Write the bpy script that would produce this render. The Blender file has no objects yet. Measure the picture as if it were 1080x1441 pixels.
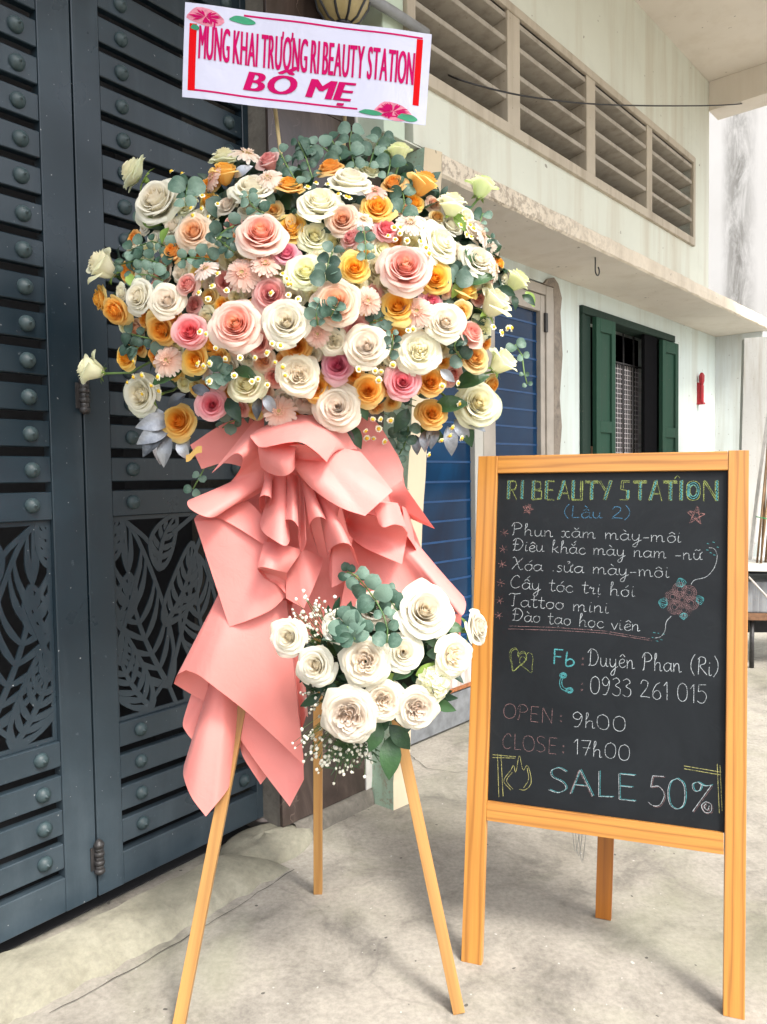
import bpy, bmesh, math, random, unicodedata
import numpy as np
from math import sin, cos, pi, radians, sqrt
from mathutils import Vector, Matrix

scene = bpy.context.scene
random.seed(7); np.random.seed(7)

# ------------------------------------------------------------------ camera
FPX, CX, CY = 1090.0, 540.0, 720.5
EYE = 1.15
PITCH, ROLL = radians(2.6), 0.0146
fw = np.array([0, cos(PITCH), -sin(PITCH)])
_r0 = np.array([1.0, 0, 0]); _u0 = np.cross(_r0, fw)
rt = _r0*cos(ROLL) - _u0*sin(ROLL)
up = _u0*cos(ROLL) + _r0*sin(ROLL)
CAM = np.array([0, 0, EYE])
cd = bpy.data.cameras.new('camera'); cam = bpy.data.objects.new('camera', cd)
scene.collection.objects.link(cam); scene.camera = cam
cd.sensor_fit = 'VERTICAL'; cd.sensor_height = 36.0; cd.lens = FPX/1441*36
cd.clip_start = 0.05; cd.clip_end = 400
cam.matrix_world = Matrix(((rt[0], up[0], -fw[0], 0), (rt[1], up[1], -fw[1], 0), (rt[2], up[2], -fw[2], EYE), (0, 0, 0, 1)))

# ------------------------------------------------------------------ light
world = bpy.data.worlds.new('World'); scene.world = world; world.use_nodes = True
wn = world.node_tree; wn.nodes.clear()
sky = wn.nodes.new('ShaderNodeTexSky'); sky.sky_type = 'NISHITA'; sky.sun_disc = False
sky.sun_elevation = radians(52); sky.air_density = 1.0; sky.dust_density = 4.0; sky.ozone_density = 0.6
SUNAZ = radians(145)          # compass azimuth of the sun, from +Y towards +X
sky.sun_rotation = SUNAZ
bgn = wn.nodes.new('ShaderNodeBackground'); bgn.inputs['Strength'].default_value = 0.15
wo = wn.nodes.new('ShaderNodeOutputWorld')
hsv = wn.nodes.new('ShaderNodeHueSaturation'); hsv.inputs['Saturation'].default_value = .45   # thin overcast: a whiter sky
wn.links.new(sky.outputs[0], hsv.inputs['Color']); wn.links.new(hsv.outputs[0], bgn.inputs[0]); wn.links.new(bgn.outputs[0], wo.inputs[0])
sd = bpy.data.lights.new('sun', 'SUN'); sd.energy = 1.5; sd.angle = radians(13); sd.color = (1.0, .955, .89)
sun = bpy.data.objects.new('sun', sd); scene.collection.objects.link(sun)
_el = radians(52)
sv = Vector((sin(SUNAZ)*cos(_el), cos(SUNAZ)*cos(_el), sin(_el)))
sun.rotation_euler = sv.to_track_quat('Z', 'Y').to_euler()
scene.view_settings.view_transform = 'Standard'; scene.view_settings.look = 'None'
scene.view_settings.exposure = 1.38; scene.view_settings.gamma = 1.0
scene.view_settings.use_curve_mapping = False

# ------------------------------------------------------------------ calibration helpers
def ray(x, y): return fw + (x-CX)/FPX*rt - (y-CY)/FPX*up
def at(x, y, d): return CAM + ray(x, y)*d
def gnd(x, y, z=0.0):
    r = ray(x, y); return CAM + r*((z-EYE)/r[2])
def onp(x, y, p0, n):
    r = ray(x, y); return CAM + r*(((p0-CAM)@n)/(r@n))
class Frame:
    """a vertical plane frame: s along, t out towards the road, z up"""
    def __init__(f, o, th):
        f.o = np.array(o, float); f.o[2] = 0
        f.s = np.array([sin(th), cos(th), 0]); f.n = np.array([cos(th), -sin(th), 0])
    def P(f, s, t, z): return f.o + f.s*s + f.n*t + np.array([0, 0, z])
    def px(f, x, y, t=0):
        p = onp(x, y, f.o+f.n*t, f.n)-f.o; return float(p@f.s), float(p[2])
    def pxs(f, x, y, s):
        p = onp(x, y, f.o+f.s*s, f.s)-f.o; return float(p@f.n), float(p[2])
BF = Frame(gnd(580, 1049), radians(41.2))       # building
GF = Frame(gnd(391, 1143, .05), radians(37.7))  # gate

# ------------------------------------------------------------------ object helpers
COL = scene.collection
def empty(name, loc=(0, 0, 0), label=None, cat=None, group=None, parent=None):
    o = bpy.data.objects.new(name, None); COL.objects.link(o); o.location = Vector(loc)
    o.empty_display_size = .05
    if parent is not None:
        o.parent = parent; o.matrix_parent_inverse = Matrix.Translation(-parent.location) if parent.type == 'EMPTY' else parent.matrix_world.inverted()
    tag(o, label, cat, group); return o
def tag(o, label=None, cat=None, group=None, kind=None):
    if label: o['label'] = label
    if cat: o['category'] = cat
    if group: o['group'] = group
    if kind: o['kind'] = kind
    return o
ABS = {}
def absmat(o):
    return ABS.get(o.name, Matrix.Identity(4))
def link(name, me, parent=None, mtx=None, label=None, kind=None, mat=None):
    """link mesh me; mtx is the world matrix; parent may be any object made here"""
    o = bpy.data.objects.new(name, me); COL.objects.link(o)
    m = mtx if mtx is not None else Matrix.Identity(4)
    ABS[o.name] = m.copy()
    if parent is not None:
        o.parent = parent
        pm = ABS.get(parent.name, Matrix.Translation(parent.location))
        o.matrix_local = pm.inverted() @ m
    else:
        o.matrix_world = m
    if label: o['label'] = label
    if kind: o['kind'] = kind
    if mat is not None:
        if len(me.materials) == 0: me.materials.append(None)
        o.material_slots[0].link = 'OBJECT'; o.material_slots[0].material = mat
    return o

class MB:
    def __init__(s): s.v = []; s.f = []; s.mi = []; s.sm = []; s.uv = []
    def add(s, vs, fs, mi=0, smooth=False):
        n = len(s.v); s.v += [tuple(map(float, p)) for p in vs]
        s.f += [tuple(n+i for i in f) for f in fs]; s.mi += [mi]*len(fs); s.sm += [smooth]*len(fs); return s
    def hexa(s, c, mi=0):
        """8 corners: bottom 4 ccw then top 4"""
        return s.add(c, [(3, 2, 1, 0), (4, 5, 6, 7), (0, 1, 5, 4), (1, 2, 6, 5), (2, 3, 7, 6), (3, 0, 4, 7)], mi)
    def fbox(s, F, s0, s1, t0, t1, z0, z1, mi=0):
        P = F.P
        return s.hexa([P(s0, t1, z0), P(s1, t1, z0), P(s1, t0, z0), P(s0, t0, z0), P(s0, t1, z1), P(s1, t1, z1), P(s1, t0, z1), P(s0, t0, z1)], mi)
    def box(s, x0, x1, y0, y1, z0, z1, mi=0):
        return s.hexa([(x0, y0, z0), (x1, y0, z0), (x1, y1, z0), (x0, y1, z0), (x0, y0, z1), (x1, y0, z1), (x1, y1, z1), (x0, y1, z1)], mi)
    def tube(s, pts, r, n=8, mi=0, caps=True, smooth=True):
        pts = [np.array(p, float) for p in pts]; m = len(pts)
        rs = r if hasattr(r, '__len__') else [r]*m
        t0 = pts[1]-pts[0]; a = np.array([0, 0, 1.]) if abs(t0[2]) < .9*np.linalg.norm(t0) else np.array([1., 0, 0])
        vs = []; base = None
        for i in range(m):
            t = pts[min(i+1, m-1)]-pts[max(i-1, 0)]; t = t/(np.linalg.norm(t)+1e-12)
            if base is None: base = np.cross(t, a)
            base = base - t*(base@t); base /= np.linalg.norm(base)+1e-12
            b2 = np.cross(t, base)
            for k in range(n):
                an = 2*pi*k/n; vs.append(pts[i]+rs[i]*(cos(an)*base+sin(an)*b2))
        fs = [(i*n+k, i*n+(k+1) % n, (i+1)*n+(k+1) % n, (i+1)*n+k) for i in range(m-1) for k in range(n)]
        if caps:
            fs += [tuple(range(n))[::-1], tuple((m-1)*n+k for k in range(n))]
        return s.add(vs, fs, mi, smooth)
    def lathe(s, base, axis, prof, n=16, mi=0, smooth=True):
        base = np.array(base, float); ax = np.array(axis, float); ax /= np.linalg.norm(ax)
        a = np.cross(ax, [0.3, .5, .81]); a /= np.linalg.norm(a); b = np.cross(ax, a)
        vs = []
        for (r, h) in prof:
            for k in range(n):
                an = 2*pi*k/n; vs.append(base+ax*h+r*(cos(an)*a+sin(an)*b))
        m = len(prof)
        fs = [(i*n+k, i*n+(k+1) % n, (i+1)*n+(k+1) % n, (i+1)*n+k) for i in range(m-1) for k in range(n)]
        fs += [tuple(range(n))[::-1], tuple((m-1)*n+k for k in range(n))]
        return s.add(vs, fs, mi, smooth)
    def grid(s, G, mi=0, smooth=True):
        h = len(G); w = len(G[0])
        vs = [p for row in G for p in row]
        fs = [(i*w+j, i*w+j+1, (i+1)*w+j+1, (i+1)*w+j) for i in range(h-1) for j in range(w-1)]
        return s.add(vs, fs, mi, smooth)
    def mesh(s, name, mats=()):
        me = bpy.data.meshes.new(name); me.from_pydata(s.v, [], s.f)
        for m in mats: me.materials.append(m)
        me.polygons.foreach_set('material_index', s.mi); me.polygons.foreach_set('use_smooth', s.sm)
        me.update(); return me
    def build(s, name, mats, parent=None, label=None, kind=None, bevel=0, seg=2):
        if not isinstance(mats, (list, tuple)): mats = [mats]
        me = s.mesh(name, mats)
        bm = bmesh.new(); bm.from_mesh(me); bmesh.ops.recalc_face_normals(bm, faces=bm.faces)
        if bevel:
            bmesh.ops.bevel(bm, geom=list(bm.edges), offset=bevel, segments=seg, affect='EDGES', profile=.6)
        bm.to_mesh(me); bm.free()
        return link(name, me, parent, label=label, kind=kind)

# ------------------------------------------------------------------ materials
def nmat(name):
    m = bpy.data.materials.new(name); m.use_nodes = True; nt = m.node_tree; nt.nodes.clear()
    out = nt.nodes.new('ShaderNodeOutputMaterial'); b = nt.nodes.new('ShaderNodeBsdfPrincipled')
    nt.links.new(b.outputs[0], out.inputs[0]); return m, nt, b, out
def N(nt, t, **k):
    n = nt.nodes.new('ShaderNode'+t)
    for a, v in k.items():
        if a in ('operation', 'blend_type', 'data_type', 'attribute_name', 'wave_type', 'bands_direction', 'feature', 'noise_dimensions', 'distance', 'wave_profile'): setattr(n, a, v)
        else: n.inputs[a].default_value = v
    return n
def noise(nt, coord, scale, detail=4, rough=.55, stretch=None, dist=0):
    src = coord
    if stretch:
        mp = nt.nodes.new('ShaderNodeMapping'); mp.inputs['Scale'].default_value = stretch
        nt.links.new(coord, mp.inputs[0]); src = mp.outputs[0]
    n = nt.nodes.new('ShaderNodeTexNoise'); n.inputs['Scale'].default_value = scale; n.inputs['Detail'].default_value = detail
    n.inputs['Roughness'].default_value = rough; n.inputs['Distortion'].default_value = dist
    nt.links.new(src, n.inputs['Vector']); return n.outputs['Fac']
def ramp(nt, fac, stops):
    r = nt.nodes.new('ShaderNodeValToRGB'); e = r.color_ramp.elements
    while len(e) > 1: e.remove(e[-1])
    e[0].position = stops[0][0]; e[0].color = tuple(stops[0][1])+((1,) if len(stops[0][1]) == 3 else ())
    for p, c in stops[1:]:
        x = e.new(p); x.color = tuple(c)+((1,) if len(c) == 3 else ())
    nt.links.new(fac, r.inputs[0]); return r.outputs[0]
def g3(v): return (v, v, v)
def mix(nt, fac, a, b, mode='MIX'):
    m = nt.nodes.new('ShaderNodeMix'); m.data_type = 'RGBA'; m.blend_type = mode
    for i, x in ((0, fac), (6, a), (7, b)):
        if isinstance(x, (int, float)): m.inputs[i].default_value = x
        elif isinstance(x, tuple): m.inputs[i].default_value = x+((1,) if len(x) == 3 else ())
        else: nt.links.new(x, m.inputs[i])
    return m.outputs[2]
def coords(nt, kind='Object'):
    return nt.nodes.new('ShaderNodeTexCoord').outputs[kind]
def bump(nt, b, h, strength=.3, dist=.01):
    n = nt.nodes.new('ShaderNodeBump'); n.inputs['Strength'].default_value = strength; n.inputs['Distance'].default_value = dist
    nt.links.new(h, n.inputs['Height']); nt.links.new(n.outputs[0], b.inputs['Normal'])
def plain(name, col, rough=.6, metal=0, var=.12, scale=30, bmp=0, spec=.5):
    m, nt, b, o = nmat(name); c = coords(nt)
    f = noise(nt, c, scale, 5)
    lo = tuple(x*(1-var) for x in col); hi = tuple(min(1, x*(1+var)) for x in col)
    nt.links.new(ramp(nt, f, [(.3, lo), (.7, hi)]), b.inputs['Base Color'])
    b.inputs['Roughness'].default_value = rough; b.inputs['Metallic'].default_value = metal
    b.inputs['Specular IOR Level'].default_value = spec
    if bmp: bump(nt, b, noise(nt, c, scale*3, 5), bmp, .003)
    return m

# steel gate paint, dusty
def m_steel():
    m, nt, b, o = nmat('gate_paint'); c = coords(nt)
    f = noise(nt, c, 2.2, 6, .6, dist=.4)
    base = ramp(nt, f, [(.3, (.006, .014, .021)), (.55, (.009, .020, .029)), (.75, (.017, .034, .047))])
    streak = ramp(nt, noise(nt, c, 9, 6, .65, stretch=(1, 1, .12)), [(.52, g3(0)), (.75, g3(.35))])
    col = mix(nt, streak, base, (.065, .085, .10))
    dust = ramp(nt, noise(nt, c, 55, 3, .5), [(.70, g3(0)), (.76, g3(.55))])
    col = mix(nt, dust, col, (.06, .08, .095))
    spots = ramp(nt, noise(nt, c, 130, 1, .4), [(.79, g3(0)), (.81, g3(.8))])
    col = mix(nt, spots, col, (.35, .36, .36))
    rust = ramp(nt, noise(nt, c, 14, 5, .6), [(.73, g3(0)), (.78, g3(.45))])
    col = mix(nt, rust, col, (.09, .05, .032))
    # dust settles low on the gate
    sx = nt.nodes.new('ShaderNodeSeparateXYZ'); nt.links.new(c, sx.inputs[0])
    lowm = nt.nodes.new('ShaderNodeMapRange'); lowm.inputs[1].default_value = .75; lowm.inputs[2].default_value = .1; lowm.inputs[3].default_value = 0; lowm.inputs[4].default_value = .5
    nt.links.new(sx.outputs[2], lowm.inputs[0])
    mul = nt.nodes.new('ShaderNodeMath'); mul.operation = 'MULTIPLY'
    nt.links.new(lowm.outputs[0], mul.inputs[0]); nt.links.new(noise(nt, c, 5, 6, .7), mul.inputs[1])
    col = mix(nt, mul.outputs[0], col, (.13, .17, .20))
    nt.links.new(col, b.inputs['Base Color'])
    nt.links.new(ramp(nt, noise(nt, c, 6, 4), [(.3, g3(.26)), (.7, g3(.42))]), b.inputs['Roughness'])
    bump(nt, b, noise(nt, c, 90, 4), .06, .002)
    return m
STEEL = m_steel()
RIVET = plain('rivet_paint', (.030, .052, .058), .5, var=.3, scale=60, bmp=.15)
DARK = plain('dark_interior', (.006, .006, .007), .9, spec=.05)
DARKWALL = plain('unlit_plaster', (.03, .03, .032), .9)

def m_concrete():
    m, nt, b, o = nmat('concrete_floor'); c = coords(nt)
    big = noise(nt, c, .9, 6, .62, dist=.6)
    base = ramp(nt, big, [(.28, (.215, .195, .155)), (.45, (.305, .281, .238)), (.6, (.38, .352, .302)), (.75, (.44, .412, .362))])
    mid = ramp(nt, noise(nt, c, 4.5, 9, .74, dist=.5), [(.33, g3(.55)), (.5, g3(.96)), (.7, g3(1.14))])
    col = mix(nt, 1.0, base, mid, 'MULTIPLY')
    fine = ramp(nt, noise(nt, c, 70, 6, .7), [(.35, g3(.80)), (.6, g3(1.06))])
    col = mix(nt, 1.0, col, fine, 'MULTIPLY')
    moss = ramp(nt, noise(nt, c, 1.7, 5, .6, dist=1.0), [(.5, g3(0)), (.72, g3(.45))])
    col = mix(nt, moss, col, (.255, .265, .175))
    stain = ramp(nt, noise(nt, c, 3.1, 4, .6, dist=.8), [(.58, g3(0)), (.74, g3(.42))])
    col = mix(nt, stain, col, (.10, .095, .085))
    speck = ramp(nt, noise(nt, c, 40, 1, .3), [(.785, g3(0)), (.80, g3(.8))])
    col = mix(nt, speck, col, (.04, .037, .033))
    speck2 = ramp(nt, noise(nt, c, 63, 1, .3, stretch=(1.1, .9, 1)), [(.785, g3(0)), (.80, g3(.6))])
    col = mix(nt, speck2, col, (.58, .56, .52))
    vo = nt.nodes.new('ShaderNodeTexVoronoi'); vo.feature = 'DISTANCE_TO_EDGE'; vo.inputs['Scale'].default_value = .42
    wv = nt.nodes.new('ShaderNodeVectorMath'); wv.operation = 'ADD'
    nn = nt.nodes.new('ShaderNodeTexNoise'); nn.inputs['Scale'].default_value = 4.5; nn.inputs['Detail'].default_value = 6
    nt.links.new(c, nn.inputs['Vector'])
    sc = nt.nodes.new('ShaderNodeVectorMath'); sc.operation = 'SCALE'; sc.inputs['Scale'].default_value = .35
    nt.links.new(nn.outputs['Color'], sc.inputs[0]); nt.links.new(c, wv.inputs[0]); nt.links.new(sc.outputs[0], wv.inputs[1])
    nt.links.new(wv.outputs[0], vo.inputs['Vector'])
    cr = ramp(nt, vo.outputs['Distance'], [(0, g3(.28)), (.002, g3(.12)), (.004, g3(0))])
    col = mix(nt, cr, col, (.11, .10, .09))
    nt.links.new(col, b.inputs['Base Color']); b.inputs['Roughness'].default_value = .82
    h = mix(nt, .5, noise(nt, c, 30, 8, .7), noise(nt, c, 160, 4, .7))
    bump(nt, b, h, .35, .006)
    return m
CONC = m_concrete()
def m_mortar(name, c0, c1, dark=(.11, .10, .085)):
    m, nt, b, o = nmat(name); c = coords(nt)
    col = ramp(nt, noise(nt, c, 4, 7, .65, dist=.5), [(.3, c0), (.7, c1)])
    col = mix(nt, ramp(nt, noise(nt, c, 11, 6, .7, dist=.5), [(.50, g3(0)), (.68, g3(.7))]), col, dark)
    col = mix(nt, 1., col, ramp(nt, noise(nt, c, 60, 5, .7), [(.3, g3(.8)), (.7, g3(1.08))]), 'MULTIPLY')
    nt.links.new(col, b.inputs['Base Color']); b.inputs['Roughness'].default_value = .85
    bump(nt, b, noise(nt, c, 40, 8, .7), .4, .006); return m
MORTAR = m_mortar('cast_mortar', (.215, .203, .148), (.32, .305, .235), (.2, .185, .14))
MORTARD = m_mortar('grey_mortar', (.11, .10, .082), (.21, .19, .16), (.05, .045, .038))
MORTARB = m_mortar('brown_mortar', (.20, .165, .13), (.33, .28, .23))

def m_wall(name, col, dirt=(.42, .33, .22), streak=.5, chip=0.0, sc=1.0, local=False):
    m, nt, b, o = nmat(name); c = coords(nt)
    f = noise(nt, c, 1.6*sc, 6, .6)
    base = ramp(nt, f, [(.3, tuple(x*.90 for x in col)), (.7, col)])
    st = ramp(nt, noise(nt, c, 7*sc, 6, .62, stretch=(1, 1, .07)), [(.48, g3(0)), (.72, g3(streak))])
    base = mix(nt, st, base, dirt)
    st2 = ramp(nt, noise(nt, c, 2.6*sc, 7, .7, dist=.6), [(.56, g3(0)), (.78, g3(streak*.6))])
    base = mix(nt, st2, base, tuple(x*.62 for x in col))
    sp = ramp(nt, noise(nt, c, 26*sc, 2, .5), [(.735, g3(0)), (.75, g3(.7))])
    base = mix(nt, sp, base, (.16, .13, .10))
    if chip:
        ch = ramp(nt, noise(nt, c, 34*sc, 6, .7, dist=.3), [(.66-chip*.16, g3(0)), (.70-chip*.12, g3(.7))])
        if local:
            sx = nt.nodes.new('ShaderNodeSeparateXYZ'); nt.links.new(c, sx.inputs[0]); mr = nt.nodes.new('ShaderNodeMapRange')
            mr.inputs[1].default_value = .55; mr.inputs[2].default_value = 1.25; mr.inputs[3].default_value = 1.0; mr.inputs[4].default_value = .12
            nt.links.new(sx.outputs[0], mr.inputs[0]); mm = nt.nodes.new('ShaderNodeMath'); mm.operation = 'MULTIPLY'
            nt.links.new(mr.outputs[0], mm.inputs[0]); nt.links.new(ch, mm.inputs[1]); ch = mm.outputs[0]
        base = mix(nt, ch, base, (.27, .22, .17))
    nt.links.new(base, b.inputs['Base Color']); b.inputs['Roughness'].default_value = .8
    bump(nt, b, noise(nt, c, 25, 7, .65), .22, .005); return m
W_UP = m_wall('upper_wall_paint', (.68, .70, .61), streak=.45)
W_UPG = m_wall('upper_green_tint', (.56, .66, .54), streak=.3)  # upper wall colour with a green tint
W_LOW = m_wall('lower_wall_paint', (.66, .74, .71), dirt=(.40, .38, .29), streak=.5)
W_GREEN = m_wall('mint_paint', (.36, .55, .42), streak=.4)
W_BEIGE = m_wall('beige_paint', (.66, .56, .40), streak=.25, chip=0)
W_TRIM = m_wall('louvre_paint', (.50, .44, .35), dirt=(.2, .15, .1), streak=.45, sc=2)
W_SLAT = m_wall('louvre_blade_paint', (.40, .36, .30), dirt=(.14, .11, .08), streak=.5, sc=2)
W_CANOPY = m_wall('canopy_paint', (.72, .64, .52), dirt=(.30, .24, .17), streak=.35, chip=1.15, local=True)
W_RET = m_wall('return_wall_paint', (.70, .74, .74), dirt=(.42, .40, .33), streak=.6, sc=1.5)
W_SOFFIT = m_wall('soffit_paint', (.72, .66, .58), streak=.22)
W_PIL = m_wall('pillar_mint_paint', (.34, .47, .36), dirt=(.2, .18, .11), streak=.75, chip=.75, sc=1.6)
W_CEIL = m_wall('ceiling_paint', (.74, .68, .60), streak=.2)
def m_far():
    m, nt, b, o = nmat('far_wall_paint'); c = coords(nt)
    base = ramp(nt, noise(nt, c, 1.2, 5), [(.3, (.64, .62, .59)), (.7, (.70, .685, .66))])
    uv = nt.nodes.new('ShaderNodeAttribute'); uv.attribute_name = 'streak'
    k = nt.nodes.new('ShaderNodeMath'); k.operation = 'MULTIPLY'
    nt.links.new(uv.outputs['Fac'], k.inputs[0])
    nt.links.new(ramp(nt, noise(nt, c, 6, 8, .75, stretch=(1.3, 1.3, .35), dist=.5), [(.36, g3(0)), (.6, g3(1))]), k.inputs[1])
    base = mix(nt, k.outputs[0], base, (.21, .20, .18))
    nt.links.new(base, b.inputs['Base Color']); b.inputs['Roughness'].default_value = .9
    return m
W_FAR = m_far()
W_OLD = m_wall('old_grey_paint', (.55, .55, .52), dirt=(.3, .25, .18), streak=.7, chip=.2, sc=2.5)

def m_marble():
    m, nt, b, o = nmat('dark_marble'); c = coords(nt)
    base = ramp(nt, noise(nt, c, 7, 7, .65, stretch=(1, 1, .35), dist=1.2), [(.3, (.030, .022, .019)), (.55, (.060, .043, .037)), (.75, (.11, .082, .07))])  # brown reflections painted into the dark stone colour
    v = nt.nodes.new('ShaderNodeTexVoronoi'); v.feature = 'DISTANCE_TO_EDGE'; v.inputs['Scale'].default_value = 7
    mp = nt.nodes.new('ShaderNodeMapping'); mp.inputs['Scale'].default_value = (1, 1, .3)
    nn = nt.nodes.new('ShaderNodeTexNoise'); nn.inputs['Scale'].default_value = 8; nn.inputs['Detail'].default_value = 6
    nt.links.new(c, nn.inputs['Vector']); mx = mix(nt, .22, c, nn.outputs['Color'])
    nt.links.new(mx, mp.inputs[0]); nt.links.new(mp.outputs[0], v.inputs['Vector'])
    vein = ramp(nt, v.outputs['Distance'], [(0, g3(.35)), (.006, g3(.12)), (.015, g3(0))])
    brk = nt.nodes.new('ShaderNodeMath'); brk.operation = 'MULTIPLY'
    nt.links.new(vein, brk.inputs[0]); nt.links.new(ramp(nt, noise(nt, c, 5, 3), [(.45, g3(0)), (.6, g3(1))]), brk.inputs[1])
    base = mix(nt, brk.outputs[0], base, (.42, .30, .26))
    nt.links.new(base, b.inputs['Base Color']); b.inputs['Roughness'].default_value = .16
    return m
MARBLE = m_marble()

def m_wood(name, light, dark, vec=(1, 1, 1), scale=13, rough=.42):
    """grain runs along local Z of generated 'grain' coordinate attribute (object space long axis Z)"""
    m, nt, b, o = nmat(name)
    at_ = nt.nodes.new('ShaderNodeAttribute'); at_.attribute_name = 'grain'
    c = at_.outputs['Vector']
    mp = nt.nodes.new('ShaderNodeMapping'); mp.inputs['Scale'].default_value = (1, 1, .055)
    nt.links.new(c, mp.inputs[0])
    w = nt.nodes.new('ShaderNodeTexWave'); w.wave_type = 'BANDS'; w.bands_direction = 'X'
    w.inputs['Scale'].default_value = scale; w.inputs['Distortion'].default_value = 9.0; w.inputs['Detail'].default_value = 3
    w.inputs['Detail Scale'].default_value = 1.2; w.inputs['Detail Roughness'].default_value = .6
    nt.links.new(mp.outputs[0], w.inputs['Vector'])
    col = ramp(nt, w.outputs['Fac'], [(0, tuple(a*.45+b_*.55 for a, b_ in zip(light, dark))), (.12, tuple(a*.75+b_*.25 for a, b_ in zip(light, dark))), (.45, light), (1, tuple(min(1, x*1.06) for x in light))])
    fine = ramp(nt, noise(nt, c, 160, 4, .6, stretch=(1, 1, .03)), [(.3, g3(.85)), (.7, g3(1.05))])
    col = mix(nt, 1., col, fine, 'MULTIPLY')
    big = ramp(nt, noise(nt, c, 6, 3, .5, stretch=(1, 1, .3)), [(.3, g3(.88)), (.7, g3(1.05))])
    col = mix(nt, 1., col, big, 'MULTIPLY')
    kn = ramp(nt, noise(nt, c, 17, 1, .3, stretch=(1, 1, .7)), [(.77, g3(0)), (.80, g3(.7))])
    col = mix(nt, kn, col, tuple(x*.4 for x in dark))
    nt.links.new(col, b.inputs['Base Color']); b.inputs['Roughness'].default_value = rough
    b.inputs['Coat Weight'].default_value = .25; b.inputs['Coat Roughness'].default_value = .25
    return m
PINE = m_wood('varnished_pine', (.50, .222, .042), (.24, .085, .013))
PALEPINE = m_wood('pale_pine', (.43, .225, .062), (.30, .135, .032), scale=9, rough=.55)
REARPINE = m_wood('orange_stained_pine', (.38, .13, .014), (.25, .08, .01))

def m_board():
    m, nt, b, o = nmat('blackboard'); c = coords(nt)
    col = ramp(nt, noise(nt, c, 5, 6, .7, dist=.8), [(.35, (.005, .007, .009)), (.75, (.011, .014, .017))])
    sm = ramp(nt, noise(nt, c, 16, 7, .75, dist=1.), [(.58, g3(0)), (.85, g3(.22))])
    col = mix(nt, sm, col, (.045, .055, .055))
    nt.links.new(col, b.inputs['Base Color']); b.inputs['Roughness'].default_value = .55
    b.inputs['Specular IOR Level'].default_value = .22
    return m
BOARD = m_board()
def m_chalk(name, col, dens=.46):
    m, nt, b, o = nmat(name); c = coords(nt)
    b.inputs['Base Color'].default_value = col+(1,); b.inputs['Roughness'].default_value = .95
    f = ramp(nt, mix(nt, .3, noise(nt, c, 900, 2, .6), noise(nt, c, 60, 3, .6)), [(dens-.07, g3(0)), (dens+.06, g3(.95))])
    tr = nt.nodes.new('ShaderNodeBsdfTransparent'); mx = nt.nodes.new('ShaderNodeMixShader')
    nt.links.new(f, mx.inputs[0]); nt.links.new(tr.outputs[0], mx.inputs[1]); nt.links.new(b.outputs[0], mx.inputs[2])
    nt.links.new(mx.outputs[0], o.inputs[0]); return m
CH_W = m_chalk('white_chalk', (.40, .44, .46), .46)
CH_G = m_chalk('yellow_green_chalk', (.26, .31, .09), .49)
CH_T = m_chalk('teal_chalk', (.06, .27, .29), .46)
CH_B = m_chalk('blue_chalk', (.06, .21, .36), .48)
CH_P = m_chalk('pink_chalk', (.30, .15, .14), .49)
CH_Y = m_chalk('yellow_chalk', (.36, .35, .13), .47)
CH_M = m_chalk('mauve_chalk', (.21, .125, .125), .49)

def petal_mat(name, stops, trans=.48, noise_amt=.06):
    """colour runs over the 'tone' attribute: 0 = heart of the flower, 1 = outermost petal tip"""
    m, nt, b, o = nmat(name)
    a = nt.nodes.new('ShaderNodeAttribute'); a.attribute_name = 'tone'
    c = coords(nt)
    nz = nt.nodes.new('ShaderNodeMath'); nz.operation = 'MULTIPLY_ADD'; nz.inputs[1].default_value = noise_amt*2; nz.inputs[2].default_value = -noise_amt
    nt.links.new(noise(nt, c, 3.0, 3), nz.inputs[0])
    ad = nt.nodes.new('ShaderNodeMath'); ad.operation = 'ADD'
    nt.links.new(a.outputs['Fac'], ad.inputs[0]); nt.links.new(nz.outputs[0], ad.inputs[1])
    col = ramp(nt, ad.outputs[0], stops)
    oi = nt.nodes.new('ShaderNodeObjectInfo'); hv = nt.nodes.new('ShaderNodeHueSaturation')
    mr = nt.nodes.new('ShaderNodeMapRange'); mr.inputs[3].default_value = .92; mr.inputs[4].default_value = 1.06
    nt.links.new(oi.outputs['Random'], mr.inputs[0]); nt.links.new(mr.outputs[0], hv.inputs['Value'])
    mr2 = nt.nodes.new('ShaderNodeMapRange'); mr2.inputs[3].default_value = .485; mr2.inputs[4].default_value = .515
    nt.links.new(oi.outputs['Random'], mr2.inputs[0]); nt.links.new(mr2.outputs[0], hv.inputs['Hue'])
    nt.links.new(col, hv.inputs['Color']); col = hv.outputs[0]
    nt.links.new(col, b.inputs['Base Color']); b.inputs['Roughness'].default_value = .62
    b.inputs['Specular IOR Level'].default_value = .25
    vein = noise(nt, c, 26, 3, .6, stretch=(1, 1, .2)); bump(nt, b, vein, .10, .04)
    tl = nt.nodes.new('ShaderNodeBsdfTranslucent'); nt.links.new(col, tl.inputs[0])
    mx = nt.nodes.new('ShaderNodeMixShader'); mx.inputs[0].default_value = trans
    nt.links.new(b.outputs[0], mx.inputs[1]); nt.links.new(tl.outputs[0], mx.inputs[2]); nt.links.new(mx.outputs[0], o.inputs[0])
    return m
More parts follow.
